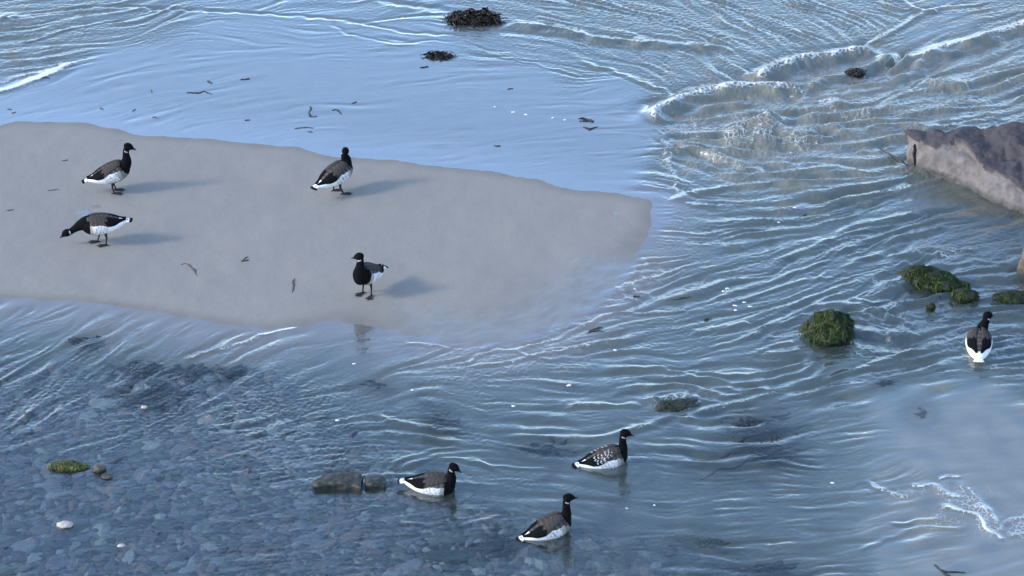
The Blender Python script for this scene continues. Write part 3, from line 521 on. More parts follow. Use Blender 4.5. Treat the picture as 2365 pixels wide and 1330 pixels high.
def remeshed(name, V, F, vox, smooth_it=4):
    me = bpy.data.meshes.new(name); me.from_pydata([tuple(v) for v in V], [], F); me.update()
    o = link(bpy.data.objects.new(name, me))
    bm = bmesh.new(); bm.from_mesh(me); bmesh.ops.recalc_face_normals(bm, faces=bm.faces); bm.to_mesh(me); bm.free()
    r = o.modifiers.new('r', 'REMESH'); r.mode = 'VOXEL'; r.voxel_size = vox
    s = o.modifiers.new('s', 'SMOOTH'); s.factor = .5; s.iterations = smooth_it
    dg = bpy.context.evaluated_depsgraph_get(); m2 = bpy.data.meshes.new_from_object(o.evaluated_get(dg))
    bpy.data.objects.remove(o); bpy.data.meshes.remove(me); m2.name = name
    m2.polygons.foreach_set('use_smooth', [True] * len(m2.polygons)); return m2
# body rings in the body frame: x, z, half width, up, down
BODY = [(-.225, .004, .006, .004, .006), (-.200, .002, .026, .012, .016), (-.160, .000, .046, .026, .034), (-.110, .000, .066, .046, .056),
        (-.050, .002, .083, .064, .074), (.010, .004, .091, .074, .084), (.065, .006, .089, .075, .082), (.110, .012, .075, .066, .070), (.145, .022, .052, .046, .050), (.165, .03, .02, .02, .02)]
BODY = [(a, c, w * 1.09, u * 1.05, d * 1.12) for a, c, w, u, d in BODY]
BR = spline(BODY, 5)
def ring_at(x):
    return [float(np.interp(x, BR[:, 0], BR[:, k])) for k in range(1, 5)]
HEAD_UP = Vector((0, 0, 1))
def make_goose(label, px, py, yaw, pose, swim, z0=0.0, juvenile=False):
    base = P3(px, py, 0.0)
    zb = water_z(base.x, base.y) if swim else bed_z(base.x, base.y)
    base.z = z0 + (0 if swim else zb)
    root = tag(empty('goose', base, R(yaw)), label, 'goose', 'brent geese at the stream')
    pitch = R(pose['pitch']); hb = pose['hb']; sc = pose.get('sc', 1.0)
    root.scale = (sc, sc, sc)
    Mb = Matrix.Translation((pose.get('bx', 0), 0, hb)) @ Matrix.Rotation(-pitch, 4, 'Y') @ Matrix.Rotation(R(pose.get('roll', 0)), 4, 'X')
    Mi = Mb.inverted()
    cs = [Mb @ Vector((r[0], 0, r[1])) for r in BR]; ups = [(Mb.to_3x3() @ Vector((0, 0, 1)))] * len(cs)
    parts = [tube(cs, [(r[2], r[3], r[4]) for r in BR], ups)]
    neck = spline(pose['neck'], 6)                                     # x, y, z, r in the goose frame
    nc = [Vector(n[:3]) for n in neck]
    hd = Vector(pose['head']).normalized()
    hc = nc[-1]
    # a neck frame that never flips: reference axis is the bird's right side
    def neck_tube(cen, rad):
        V = []; n = len(cen); F = []
        ref = Vector((0, 1, 0))
        for i in range(n):
            t = (cen[min(i + 1, n - 1)] - cen[max(i - 1, 0)]).normalized(); u = ref.cross(t).normalized(); s_ = t.cross(u).normalized()
            for k in range(NRING):
                a = 2 * math.pi * k / NRING; V.append(cen[i] + (s_ * math.cos(a) + u * math.sin(a)) * rad[i])
        for i in range(n - 1):
            for k in range(NRING):
                k2 = (k + 1) % NRING; F.append((i * NRING + k, i * NRING + k2, (i + 1) * NRING + k2, (i + 1) * NRING + k))
        F.append(tuple(range(NRING))[::-1]); F.append(tuple((n - 1) * NRING + k for k in range(NRING))); return V, F
    neck[:, 3] *= 1.10; parts.append(neck_tube(nc, [n[3] for n in neck]))
    hup = pose.get('hup'); hup = Vector(hup) if hup else Vector((0, 0, 1))
    hup = (hup - hd * hup.dot(hd)).normalized()
    HR = [(a * 1.08, b_ * 1.1, c * 1.1, d * 1.12) for a, b_, c, d in spline([(-.030, .000, .012, .012), (-.020, .003, .023, .024), (-.004, .006, .028, .029), (.012, .006, .027, .028), (.028, .002, .020, .021), (.040, -.003, .0125, .013), (.047, -.005, .010, .010)], 4)]
    parts.append(tube([hc + hd * h[0] + hup * h[1] for h in HR], [(h[2], h[3], h[3]) for h in HR], [hup] * len(HR)))
    V, F = join(parts); me = remeshed('body', V, F, .0042, 5)
    co = np.empty(len(me.vertices) * 3, np.float32); me.vertices.foreach_get('co', co); co = co.reshape(-1, 3)
    mi = np.array(Mi); b = co @ mi[:3, :3].T + mi[:3, 3]
    bx, by, bz = b[:, 0], b[:, 1], b[:, 2]
    nz = np.array([mnoise.noise(Vector((float(p[0]) * 45, float(p[1]) * 45, float(p[2]) * 45))) for p in co]); jit = nz * .006
    black = np.array((.0045, .0045, .006)); back = np.array((.060, .054, .050)); white = np.array((.95, .95, .95)); grey = np.array((.24, .22, .20))
    col = np.tile(grey, (len(co), 1))
    col[bz > .018 + jit] = back
    scal = (np.sin((bx + .25 * bz) * 150 + nz * 2) > .45) & (bz > .02)
    col[scal] = back * 1.9
    fl = (bx < .098 + jit) & (bx > -.07) & (bz < .030 + jit) & (bz > -.062 + jit)
    col[fl] = np.array((.80, .80, .81)); bars = fl & (np.sin(bx * 210 + bz * 90 + nz * 5) > .62) & (nz > -.25); col[bars] = (.42, .40, .39)
    fb = fl & (bx > .07 + jit); col[fb] = (.42, .39, .35)
    rr = (bx < -.060 + jit - .25 * bz) & (bz < .03); col[rr] = white
    col[(bx < -.15) & (bz > -.002)] = white
    col[(bx < -.212) & (pose.get('tb', 0) < .9)] = black
    bk = bx > pose.get('sock', .100) + (.07 - bz) * pose.get('sockk', .45) + jit * .5; col[bk] = black
    # neck beyond the body is black, with the small white collar mark on each side
    nk = np.array([list(c) for c in nc]); d = np.linalg.norm(co[:, None, :] - nk[None], axis=2); j = d.argmin(1)
    isn = (j > len(nk) * .30) & (d.min(1) < neck[j, 3] * 1.6); col[isn] = black
    hcv = np.array(list(hc)); col[np.linalg.norm(co - hcv, axis=1) < .07] = black
    jc = int(len(nk) * .80); tv = (nc[jc] - nc[jc - 1]).normalized(); side = tv.cross(hd if abs(tv.dot(hd)) < .95 else hup).normalized()
    rel = co - nk[jc]; al = rel @ np.array(list(tv)); sd_ = rel @ np.array(list(side)); fw = rel @ np.array(list(side.cross(tv)))
    col[(np.abs(al + fw * .3 + nz * .002) < .0042) & (np.abs(sd_) > neck[jc, 3] * .80) & (np.linalg.norm(rel, axis=1) < .05)] = (.50, .50, .50)
    cattr(me, 'plumage', col); me.materials.append(M_PLUM); link(bpy.data.objects.new('body', me), root)
    # folded wings: feathered shells lying on the back
    for sgn in (1, -1):
        V, F, colr = [], [], []; nu, nv = 46, 16
        for layer in (1, 0):
            for i in range(nu):
                u = i / (nu - 1); x = .112 - u * pose.get('wl', .318)
                cz, w, hu, hd_ = ring_at(max(x, -.200))
                lo = float(np.interp(u, [0, .12, .30, .45, .58, .70, .85, 1], [52, 43, 31, 14, 3, 2, 14, 28])) + pose.get('wlo', 0)
                hi = 84 - 10 * u
                lo = min(lo, hi - 4)
                if x < -.15: cz += (-.15 - x) * .12
                for jv in range(nv):
                    v = jv / (nv - 1); a = R(lo + (hi - lo) * v)
                    dome = math.sin(math.pi * min(max(v, .0), 1)) ** .5 * min(u * 9, 1) ** .7
                    off = layer * (.0035 + .007 * dome) + .0015 * layer * math.sin(v * 22 + u * 4) * (u > .35) - .004 * (1 - layer)
                    ww = max(w, .020) + off; hh = max(hu, .016) + off
                    if u > .72: ww *= 1 - (u - .72) * 1.1
                    V.append(Mb @ Vector((x, sgn * ww * math.cos(a), cz + hh * math.sin(a) * 1.0)))
                    blk = u > .56 - .10 * (1 - v) + .03 * math.sin(v * 14)
                    c = np.array((.006, .006, .008)) if blk else np.array((.060, .053, .049)) * (1.0 + .45 * (math.sin((u * 60 + v * 3)) > .75))
                    if juvenile and .22 < u < .66 and math.sin(u * 72 + v * 9 + math.sin(v * 14) * 1.2) > .62 and .12 < v < .93 and math.sin(v * 31 + u * 23) > -.5: c = np.array((.66, .66, .66))
                    if not juvenile and blk and v < .06: c = c
                    colr.append(c)
        N = nu * nv
        for i in range(nu - 1):
            for jv in range(nv - 1):
                q = (i * nv + jv, i * nv + jv + 1, (i + 1) * nv + jv + 1, (i + 1) * nv + jv); F.append(q); F.append(tuple(k + N for k in q[::-1]))
        rim = [i * nv for i in range(nu)] + [(nu - 1) * nv + k for k in range(1, nv)] + [i * nv + nv - 1 for i in range(nu - 2, -1, -1)] + list(range(nv - 2, 0, -1))
        for a_, b_ in zip(rim, rim[1:] + rim[:1]): F.append((a_, b_, b_ + N, a_ + N))
        w_ = mesh_obj('wing', V, F, M_PLUM, root); cattr(w_.data, 'plumage', np.array(colr))
        bm = bmesh.new(); bm.from_mesh(w_.data); bmesh.ops.recalc_face_normals(bm, faces=bm.faces); bm.to_mesh(w_.data); bm.free()
    # tail fan
    V, F, colr = [], [], []
    nk_, ns = 9, 8
    for layer in (1, -1):
        for i in range(ns):
            s_ = i / (ns - 1)
            for k in range(nk_):
                q = k / (nk_ - 1) * 2 - 1; ln = .075 - .014 * q * q
                V.append(Mb @ Vector((-.185 - ln * s_, q * (.020 + .024 * s_), .004 + layer * (.006 - .0052 * s_) + .008 * s_ * (1 - q * q) - .006 * s_)))
                colr.append((.006, .006, .008) if s_ > (pose.get('tb', .68) if layer > 0 else .80) else (.95, .95, .95))
    N = nk_ * ns
    for i in range(ns - 1):
        for k in range(nk_ - 1):
            q = (i * nk_ + k, i * nk_ + k + 1, (i + 1) * nk_ + k + 1, (i + 1) * nk_ + k); F.append(q); F.append(tuple(z + N for z in q[::-1]))
    rim = [i * nk_ for i in range(ns)] + [(ns - 1) * nk_ + k for k in range(1, nk_)] + [i * nk_ + nk_ - 1 for i in range(ns - 2, -1, -1)] + list(range(nk_ - 2, 0, -1))
    for a_, b_ in zip(rim, rim[1:] + rim[:1]): F.append((a_, b_, b_ + N, a_ + N))
    t_ = mesh_obj('tail', V, F, M_PLUM, root); cattr(t_.data, 'plumage', np.array(colr))
    # bill and eyes
    b0 = hc + hd * .044 - hup * .004
    pts = [(0, 0, .0105, .0115), (.010, -.001, .0095, .010), (.020, -.004, .0075, .007), (.028, -.007, .0060, .0042), (.032, -.009, .003, .0022)]
    v, f = tube([b0 + hd * p[0] + hup * p[1] for p in pts], [(p[2], p[3], p[3]) for p in pts], [hup] * 5); mesh_obj('bill', v, f, M_BILL, root)
    sd3 = hup.cross(hd).normalized()
    for sgn in (1, -1):
        c = hc + hd * .014 + hup * .010 + sd3 * (sgn * .0255); bm = bmesh.new(); bmesh.ops.create_icosphere(bm, subdivisions=2, radius=.0038, matrix=Matrix.Translation(c))
        e = bpy.data.meshes.new('eye'); bm.to_mesh(e); bm.free(); e.materials.append(M_EYE); e.polygons.foreach_set('use_smooth', [True] * len(e.polygons)); link(bpy.data.objects.new('eye', e), root)
    # legs
    for lg in pose.get('legs', []):
        hx, hy, fx, fy, fyaw = lg[:5]; zf = lg[5] if len(lg) > 5 else 0.0
        hip = Mb @ Vector((hx, hy, -.055)); knee = Vector(((hip.x + fx) / 2 - .008, (hip.y + fy) / 2, (hip.z + zf) * .52)); ft = Vector((fx, fy, zf + .010))
        rows = spline([(*hip, .020), (*(hip.lerp(knee, .5)), .012), (*knee, .0082), (*(knee.lerp(ft, .5)), .0062), (*ft, .0075)], 4)
        v, f = neck_tube([Vector(r[:3]) for r in rows], [r[3] for r in rows]); leg = mesh_obj('leg', v, f, M_LEG, root)
        # webbed foot: three toes with the web between them, and a hind toe
        toes = [(-24, .062), (0, .074), (26, .062)]; V = []; F = []
        def dirv(a, l): a = R(a + fyaw); return Vector((math.cos(a) * l, math.sin(a) * l, 0))
        o0 = Vector((fx, fy, zf)); outl = [(180, .018), (-80, .010), (-24, .062), (-12, .054), (0, .074), (13, .054), (26, .062), (85, .010)]
        for zt in (.0015, .006): 
            for a_, l_ in outl: V.append(o0 + dirv(a_, l_) + Vector((0, 0, zt if l_ > .03 else zt * 1.8)))
        n8 = len(outl); V.append(o0 + Vector((0, 0, .013))); V.append(o0 + Vector((0, 0, .001)))
        for k in range(n8):
            k2 = (k + 1) % n8; F += [(k, k2, k2 + n8, k + n8), (k + n8, k2 + n8, 2 * n8), (k2, k, 2 * n8 + 1)]
        web = (V, F); ps = [web]
        for a_, l_ in toes + [(180, .022)]:
            e = o0 + dirv(a_, l_ + .004); rw = [(*(o0 + Vector((0, 0, .010))), .0062), (*(o0.lerp(e, .5) + Vector((0, 0, .0065))), .0050), (*(e + Vector((0, 0, .003))), .0030)]
            ps.append(neck_tube([Vector(r[:3]) for r in rw], [r[3] for r in rw]))
        v, f = join(ps); mesh_obj('foot', v, f, M_LEG, leg, False)
    return root
UPN = lambda dx, dy, k=1.0, z0=0.0: None
stand1 = dict(pitch=17, hb=.185, sock=.098, sockk=.42, neck=[(.085, 0, .215, .058), (.118, 0, .250, .052), (.138, 0, .290, .042), (.140, 0, .330, .031), (.138, 0, .365, .0255), (.142, 0, .398, .0245), (.155, 0, .425, .024)], head=(1, 0, -.22),
              legs=[(.005, .034, .035, .040, 4), (.000, -.034, .022, -.030, -2)])
make_goose('brent goose standing upright on the sand bar, upper left, in profile facing right', 258, 446, 3, stand1, False)
stand2 = dict(pitch=13, hb=.180, sock=.105, sockk=.50, neck=[(.085, 0, .215, .056), (.110, 0, .248, .050), (.118, .004, .285, .040), (.112, .006, .308, .033), (.108, .006, .330, .029), (.108, .004, .350, .027), (.112, 0, .362, .026)], head=(.45, .75, -.10),
              legs=[(.00, .036, .018, .050, -28), (.0, -.036, .040, -.050, -28)])
make_goose('brent goose standing with its head turned away, at the upper edge of the sand bar', 776, 449, 40, stand2, False)
graze = dict(pitch=-7, hb=.185, sock=.085, sockk=.10, neck=[(.095, 0, .195, .062), (.135, 0, .190, .055), (.175, 0, .176, .042), (.210, 0, .155, .031), (.240, 0, .135, .0255), (.268, 0, .115, .024), (.288, 0, .103, .023)], head=(1, 0, -.42), hup=(0, 0, 1),
             legs=[(-.020, .034, -.028, .040, 0), (.035, -.034, .045, -.030, 0)])
make_goose('brent goose stretching its neck low over the sand, facing left, lower of the left pair', 238, 568, 183, graze, False)
front = dict(pitch=12, hb=.190, sock=.095, sockk=.06, neck=[(.095, 0, .195, .068), (.118, 0, .225, .060), (.128, 0, .265, .047), (.124, 0, .305, .034), (.118, 0, .340, .027), (.116, -.002, .368, .025), (.118, -.004, .385, .024)], head=(.2, -.8, -.1),
             legs=[(.02, .036, .030, .042, 10), (.02, -.036, .020, -.046, -20)])
make_goose('brent goose facing the camera with full black breast, alone low on the sand bar', 852, 679, 240, front, False)
swim5 = dict(tb=.8, pitch=-3, hb=.034, sock=.100, sockk=.02, neck=[(.085, 0, .035, .060), (.120, 0, .062, .052), (.140, 0, .098, .040), (.143, 0, .132, .029), (.142, 0, .158, .025), (.148, 0, .180, .024), (.158, 0, .192, .024)], head=(1, -.1, -.35))
make_goose('brown backed brent goose swimming right beside the flat two-part slab, raised white tail', 998, 1128, -8, swim5, True)
swim6 = dict(pitch=6, hb=.032, sock=.105, sockk=.25, neck=[(.085, 0, .048, .056), (.118, 0, .072, .048), (.132, 0, .110, .036), (.133, 0, .150, .027), (.132, 0, .185, .0245), (.136, 0, .212, .024), (.146, 0, .228, .024)], head=(1, -.1, -.15))
make_goose('young brent goose swimming right with pale barred wing feathers, highest of the three swimmers', 1398, 1068, 14, swim6, True, juvenile=True)
swim7 = dict(pitch=12, hb=.046, sock=.110, sockk=.35, neck=[(.085, 0, .070, .056), (.116, 0, .098, .048), (.132, 0, .138, .036), (.134, 0, .180, .0275), (.132, 0, .218, .0245), (.134, 0, .248, .024), (.144, 0, .266, .024)], head=(1, -.15, .12),
             legs=[(-.01, -.045, -.02, -.07, 0, -.05)])
make_goose('dark backed brent goose with long erect neck, lowest of the three swimmers', 1268, 1232, 20, swim7, True)
away8 = dict(wlo=18, wl=.275, tb=.97, sc=1.08, pitch=4, hb=.050, sock=.105, sockk=.30, neck=[(.085, -.006, .065, .056), (.108, -.012, .092, .048), (.118, -.024, .126, .038), (.116, -.036, .160, .029), (.114, -.044, .188, .026), (.116, -.048, .206, .025), (.122, -.052, .214, .025)], head=(.7, -.6, -.1))
make_goose('brent goose seen from behind with white rump, afloat at the right below the mossy stones', 2260, 808, 84, away8, True)
# ------------------------------------------------------------------ stones
def mat_rock(name, c1, c2, c3, scale=9, rough=.75, bump=.012, moss=None, wetk=.8):
    m = NT(name); co = m.coord('Object'); n = m.noise(scale, 8, .65, co); n2 = m.noise(scale * 6, 5, .7, co); v = m.noise(scale * .4, 5, .6, co)
    c = m.ramp(n.outputs[0], [(.32, c1), (.5, c2), (.68, c3)])
    c = m.mix(m.math('MULTIPLY', n2.outputs[0], .5), c, tuple(k * .45 for k in c1))
    a = m.attr('tone').outputs['Fac']
    if moss: c = m.mix(a, c, m.ramp(m.math('MULTIPLY', m.math('ADD', n.outputs[0], n2.outputs[0]), .5), [(.35, moss[0]), (.6, moss[1])]))
    g = m.n('NewGeometry'); z = m.n('SeparateXYZ'); m.l(g.outputs['Position'], z.inputs[0])
    wetl = m.ramp(m.math('ADD', m.math('MULTIPLY', z.outputs[2], 7), m.math('MULTIPLY', v.outputs[0], .5)), [(.35, 1.0), (.75, 0.0)])
    c = m.mix(m.math('MULTIPLY', wetl, wetk), c, (.022, .024, .022))
    m.principled(c, m.math('SUBTRACT', rough, m.math('MULTIPLY', wetl, .35)), m.bump(m.math('ADD', n.outputs[0], m.math('MULTIPLY', n2.outputs[0], .35)), bump, .8), .4); return m.m
M_GRANITE = mat_rock('pink_granite', (.120, .108, .103), (.185, .166, .158), (.255, .230, .218), 10, .8, .014, ((.036, .033, .037), (.070, .061, .066)))
M_MOSSROCK = mat_rock('mossy_stone', (.014, .018, .010), (.028, .030, .018), (.060, .055, .038), 14, .8, .012)
M_SLAB = mat_rock('algae_filmed_stone', (.020, .022, .015), (.048, .050, .034), (.15, .15, .11), 22, .65, .008)
M_BROWN = mat_rock('brown_stone', (.10, .080, .062), (.16, .13, .10), (.24, .20, .16), 20, .7, .008)
M_PALE = mat_rock('pale_stone', (.50, .46, .40), (.62, .58, .50), (.74, .70, .64), 20, .7, .006, wetk=.25)
M_DARKWEEDROCK = mat_rock('dark_stone', (.020, .020, .020), (.035, .034, .030), (.06, .055, .045), 20, .5, .010)
def rock_mesh(name, w, d, h, seed, planes=16, sub=5, rough=.03, sink=.35, shape=None):
    """a stone cut by random planes: w wide (x), d deep (y), standing h above the water; the rest is below"""
    rnd = random.Random(seed); bm = bmesh.new(); bmesh.ops.create_icosphere(bm, subdivisions=sub, radius=1.0)
    P = []
    for _ in range(planes):
        n = Vector((rnd.gauss(0, 1), rnd.gauss(0, 1), rnd.gauss(0, .8))).normalized(); P.append((n, rnd.uniform(.72, .98)))
    if shape: P += [(Vector(n).normalized(), q) for n, q in shape]
    tot = h / (1 - sink)
    off = Vector((rnd.random() * 50, rnd.random() * 50, 0))
    tones = []
    for v in bm.verts:
        u = v.co.normalized(); r = 1.0
        for n, q in P:
            k = n.dot(u)
            if k > 1e-3: r = min(r, q / k)
        r *= 1 + rough * 1.6 * mnoise.fractal(u * 2.2 + off, 1.0, 2.0, 5) + rough * .7 * mnoise.fractal(u * 9 + off, 1.0, 2.0, 3)
        p = u * r; v.co = Vector((p.x * w / 2, p.y * d / 2, p.z * tot / 2 + tot / 2 - tot * sink))
    me = bpy.data.meshes.new(name); bm.to_mesh(me); bm.free(); me.polygons.foreach_set('use_smooth', [True] * len(me.polygons))
    fattr(me, 'tone', np.zeros(len(me.vertices))); return me
def stone(name, label, cat, x0, x1, ybase, h, dfac, mat, seed, group=None, rz=0, sink=.35, z=0.0, **k):
    a = P3(x0, ybase, z); b = P3(x1, ybase, z); w = (b - a).length; d = w * dfac; c = (a + b) / 2 + Vector((0, d * .42, 0))
    me = rock_mesh(name, w, d, h, seed, sink=sink, **k); me.materials.append(mat)
    o = link(bpy.data.objects.new(name, me)); o.location = c; o.rotation_euler = (0, 0, R(rz)); return tag(o, label, cat, group)
# --- green algae combed over a stone, one child mesh of fine strands
M_ALG = mat_attr('green_algae', 'tint', .6, 60, .002, .12, .3)
def algae(parent, n, length, width, seed, cols=((.006, .016, .003), (.010, .028, .004), (.014, .036, .005), (.026, .054, .009), (.075, .10, .025)), zmin=-.01, lift=.006, keep=None, patchy=True):
    rnd = random.Random(seed); me = parent.data; vs_ = [v for v in me.vertices if v.co.z > zmin and (keep is None or keep(v.co))]; V, F, C = [], [], []
    for _ in range(n):
        v = rnd.choice(vs_); p = v.co.copy(); nr = v.normal.copy()
        if rnd.random() > max(.25, nr.z + .45) or patchy and mnoise.noise(p * 14 + Vector((seed, 0, 0))) < -.22: continue
        g = Vector((rnd.gauss(.15, .35), rnd.gauss(-.1, .35), -1)); t = (g - nr * g.dot(nr)).normalized(); s = nr.cross(t).normalized()
        L = length * rnd.uniform(.4, 1.2); wd = width * rnd.uniform(.5, 1.4); c = Vector(rnd.choice(cols)) * rnd.uniform(.6, 1.25); b = len(V)
        for k in range(5):
            q = k / 4; pp = p + t * (L * q) + s * (math.sin(q * 4 + b) * wd * .8) + nr * (lift * (.30 + .5 * math.sin(q * 3.1)) - q * q * L * .25)
            ww = wd * (1 - q * .75) / 2; V += [pp - s * ww, pp + nr * ww * .5, pp + s * ww]; C += [tuple(c * (1.0)), tuple(c * 1.15), tuple(c * .85)]
            if k: F += [(b + 3 * k - 3, b + 3 * k - 2, b + 3 * k + 1, b + 3 * k), (b + 3 * k - 2, b + 3 * k - 1, b + 3 * k + 2, b + 3 * k + 1)]
    o = mesh_obj('algae', V, F, M_ALG, parent); cattr(o.data, 'tint', np.array(C)); return o
r = stone('mossy_rock', 'pointed boulder covered in shaggy green moss, standing alone in the current', 'rock', 1853, 1984, 797, .235, .85, M_MOSSROCK, 11, sink=.25,
          shape=[((-.75, -.25, .65), .62), ((.85, -.2, .55), .66), ((0, -.8, .45), .74), ((.1, .8, .6), .62)], planes=7, rough=.09)
algae(r, 1500, .085, .012, 1)
r = stone('mossy_rock', 'long green boulder with a bare brown left end, at the right', 'rock', 2068, 2244, 668, .125, .42, M_MOSSROCK, 23, rz=-24, sink=.3, planes=9, rough=.11,
          shape=[((0, -.75, .6), .70), ((.6, 0, .8), .55), ((-.9, 0, .5), .8)])
algae(r, 1600, .075, .011, 2, keep=lambda p: p.x > -.20)
r = stone('mossy_rock', 'low round stone furred with green weed in front of the long green boulder', 'rock', 2198, 2262, 699, .085, .75, M_MOSSROCK, 35, sink=.35, planes=8, rough=.05)
algae(r, 650, .05, .009, 3)
r = stone('mossy_rock', 'smallest mossy stone, a dark green knob behind the goose seen from behind', 'rock', 2138, 2162, 719, .055, .9, M_MOSSROCK, 41, sink=.35, planes=8, rough=.06, sub=4)
algae(r, 260, .025, .006, 4)
r = stone('mossy_rock', 'flat green weedy stone touching the right edge above the goose', 'rock', 2296, 2392, 698, .05, .5, M_MOSSROCK, 57, sink=.4, planes=8, rough=.07)
algae(r, 900, .035, .0065, 5)
r = stone('mossy_rock', 'low half awash stone with green weed, water breaking over it above the swimming geese', 'rock', 1504, 1620, 946, .030, .42, M_MOSSROCK, 61, rz=14, sink=.45, planes=6, rough=.13)
algae(r, 170, .05, .008, 6, zmin=.006)
r = stone('mossy_rock', 'small flat stone with yellow green moss among drowned stones at the lower left', 'rock', 112, 203, 1086, .045, .35, M_MOSSROCK, 73, sink=.4, planes=8, rough=.08)
algae(r, 900, .022, .007, 7, patchy=False, cols=((.08, .10, .02), (.15, .17, .04), (.20, .21, .06)))
r = stone('boulder', 'brown boulder cut off by the right edge, above the flat green stone', 'rock', 2344, 2480, 655, .30, .8, M_BROWN, 81, sink=.25, planes=12, rough=.04)
r = stone('stone', 'lumpy brown stone just right of the small yellow green mossy stone', 'stone', 210, 246, 1092, .050, .7, M_BROWN, 83, sink=.3, planes=8, rough=.08, sub=4)
r = stone('stone', 'tiny pale brown pebble at the foot of the lumpy brown stone', 'stone', 232, 262, 1106, .028, .7, M_BROWN, 84, sink=.3, planes=8, rough=.08, sub=4)
r = stone('stone', 'cream white stone with dark pits poking out of the water at the lower left', 'stone', 130, 168, 1219, .034, .6, M_PALE, 91, sink=.35, planes=8, rough=.10, sub=4)
r = stone('stone', 'thin pinkish pebble just breaking the surface near the lower left bottom', 'stone', 269, 289, 1263, .014, .6, M_PALE, 92, sink=.4, planes=8, rough=.08, sub=4)
r = stone('stone', 'small white stone glinting in the dark weedy water below the bar', 'stone', 325, 341, 944, .020, .7, M_PALE, 95, sink=.3, planes=8, rough=.08, sub=4)
# flat slab in two pieces beside the swimming goose: one thing, cracked
def prism(name, outline, zt, zb, mat, seed, tilt=(0, 0), jag=.010, inset=.012, parent=None):
    """slab from a plan outline (photo pixels of its top edge), real thickness and worn edges"""
    pts = [P3(px, py, zt) for px, py in outline]; c = sum(pts, Vector()) / len(pts)
    bm = bmesh.new(); tp = [bm.verts.new((p.x, p.y, zt + (p.x - c.x) * tilt[0] + (p.y - c.y) * tilt[1])) for p in pts]
    bt = [bm.verts.new((p.x + (p.x - c.x) * .08, p.y + (p.y - c.y) * .08, zb)) for p in pts]
    n = len(pts); bm.faces.new(tp); bm.faces.new(bt[::-1])
    for i in range(n): bm.faces.new((tp[i], bt[i], bt[(i + 1) % n], tp[(i + 1) % n]))
    bmesh.ops.recalc_face_normals(bm, faces=bm.faces); V = [v.co.copy() for v in bm.verts]; F = [[v.index for v in f.verts] for f in bm.faces]
    bm.verts.index_update(); F = [[v.index for v in f.verts] for f in bm.faces]; bm.free()
    me = remeshed(name, V, F, inset, 3); off = Vector((seed * 3.1, seed * 1.7, 0))
    for v in me.vertices:
        n_ = mnoise.fractal(v.co * 9 + off, 1.0, 2.0, 4); v.co += v.normal * (n_ * jag) + Vector((0, 0, mnoise.noise(v.co * 4 + off) * jag * .8))
    fattr(me, 'tone', np.zeros(len(me.vertices))); me.materials.append(mat); o = link(bpy.data.objects.new(name, me), parent); return o
o = prism('stone_slab', [(722, 1108), (748, 1097), (790, 1092), (826, 1086), (838, 1100), (834, 1122), (800, 1118), (760, 1116), (725, 1118)], .045, -.09, M_SLAB, 5, jag=.018)
tag(o, 'pointed flat slab filmed with olive algae, just above water left of a swimming goose', 'rock')
o = prism('stone_slab', [(845, 1094), (868, 1092), (890, 1100), (892, 1116), (868, 1119), (842, 1118)], .032, -.09, M_SLAB, 6, jag=.020)
tag(o, 'smaller square olive grey slab between the pointed slab and a swimming goose', 'rock')
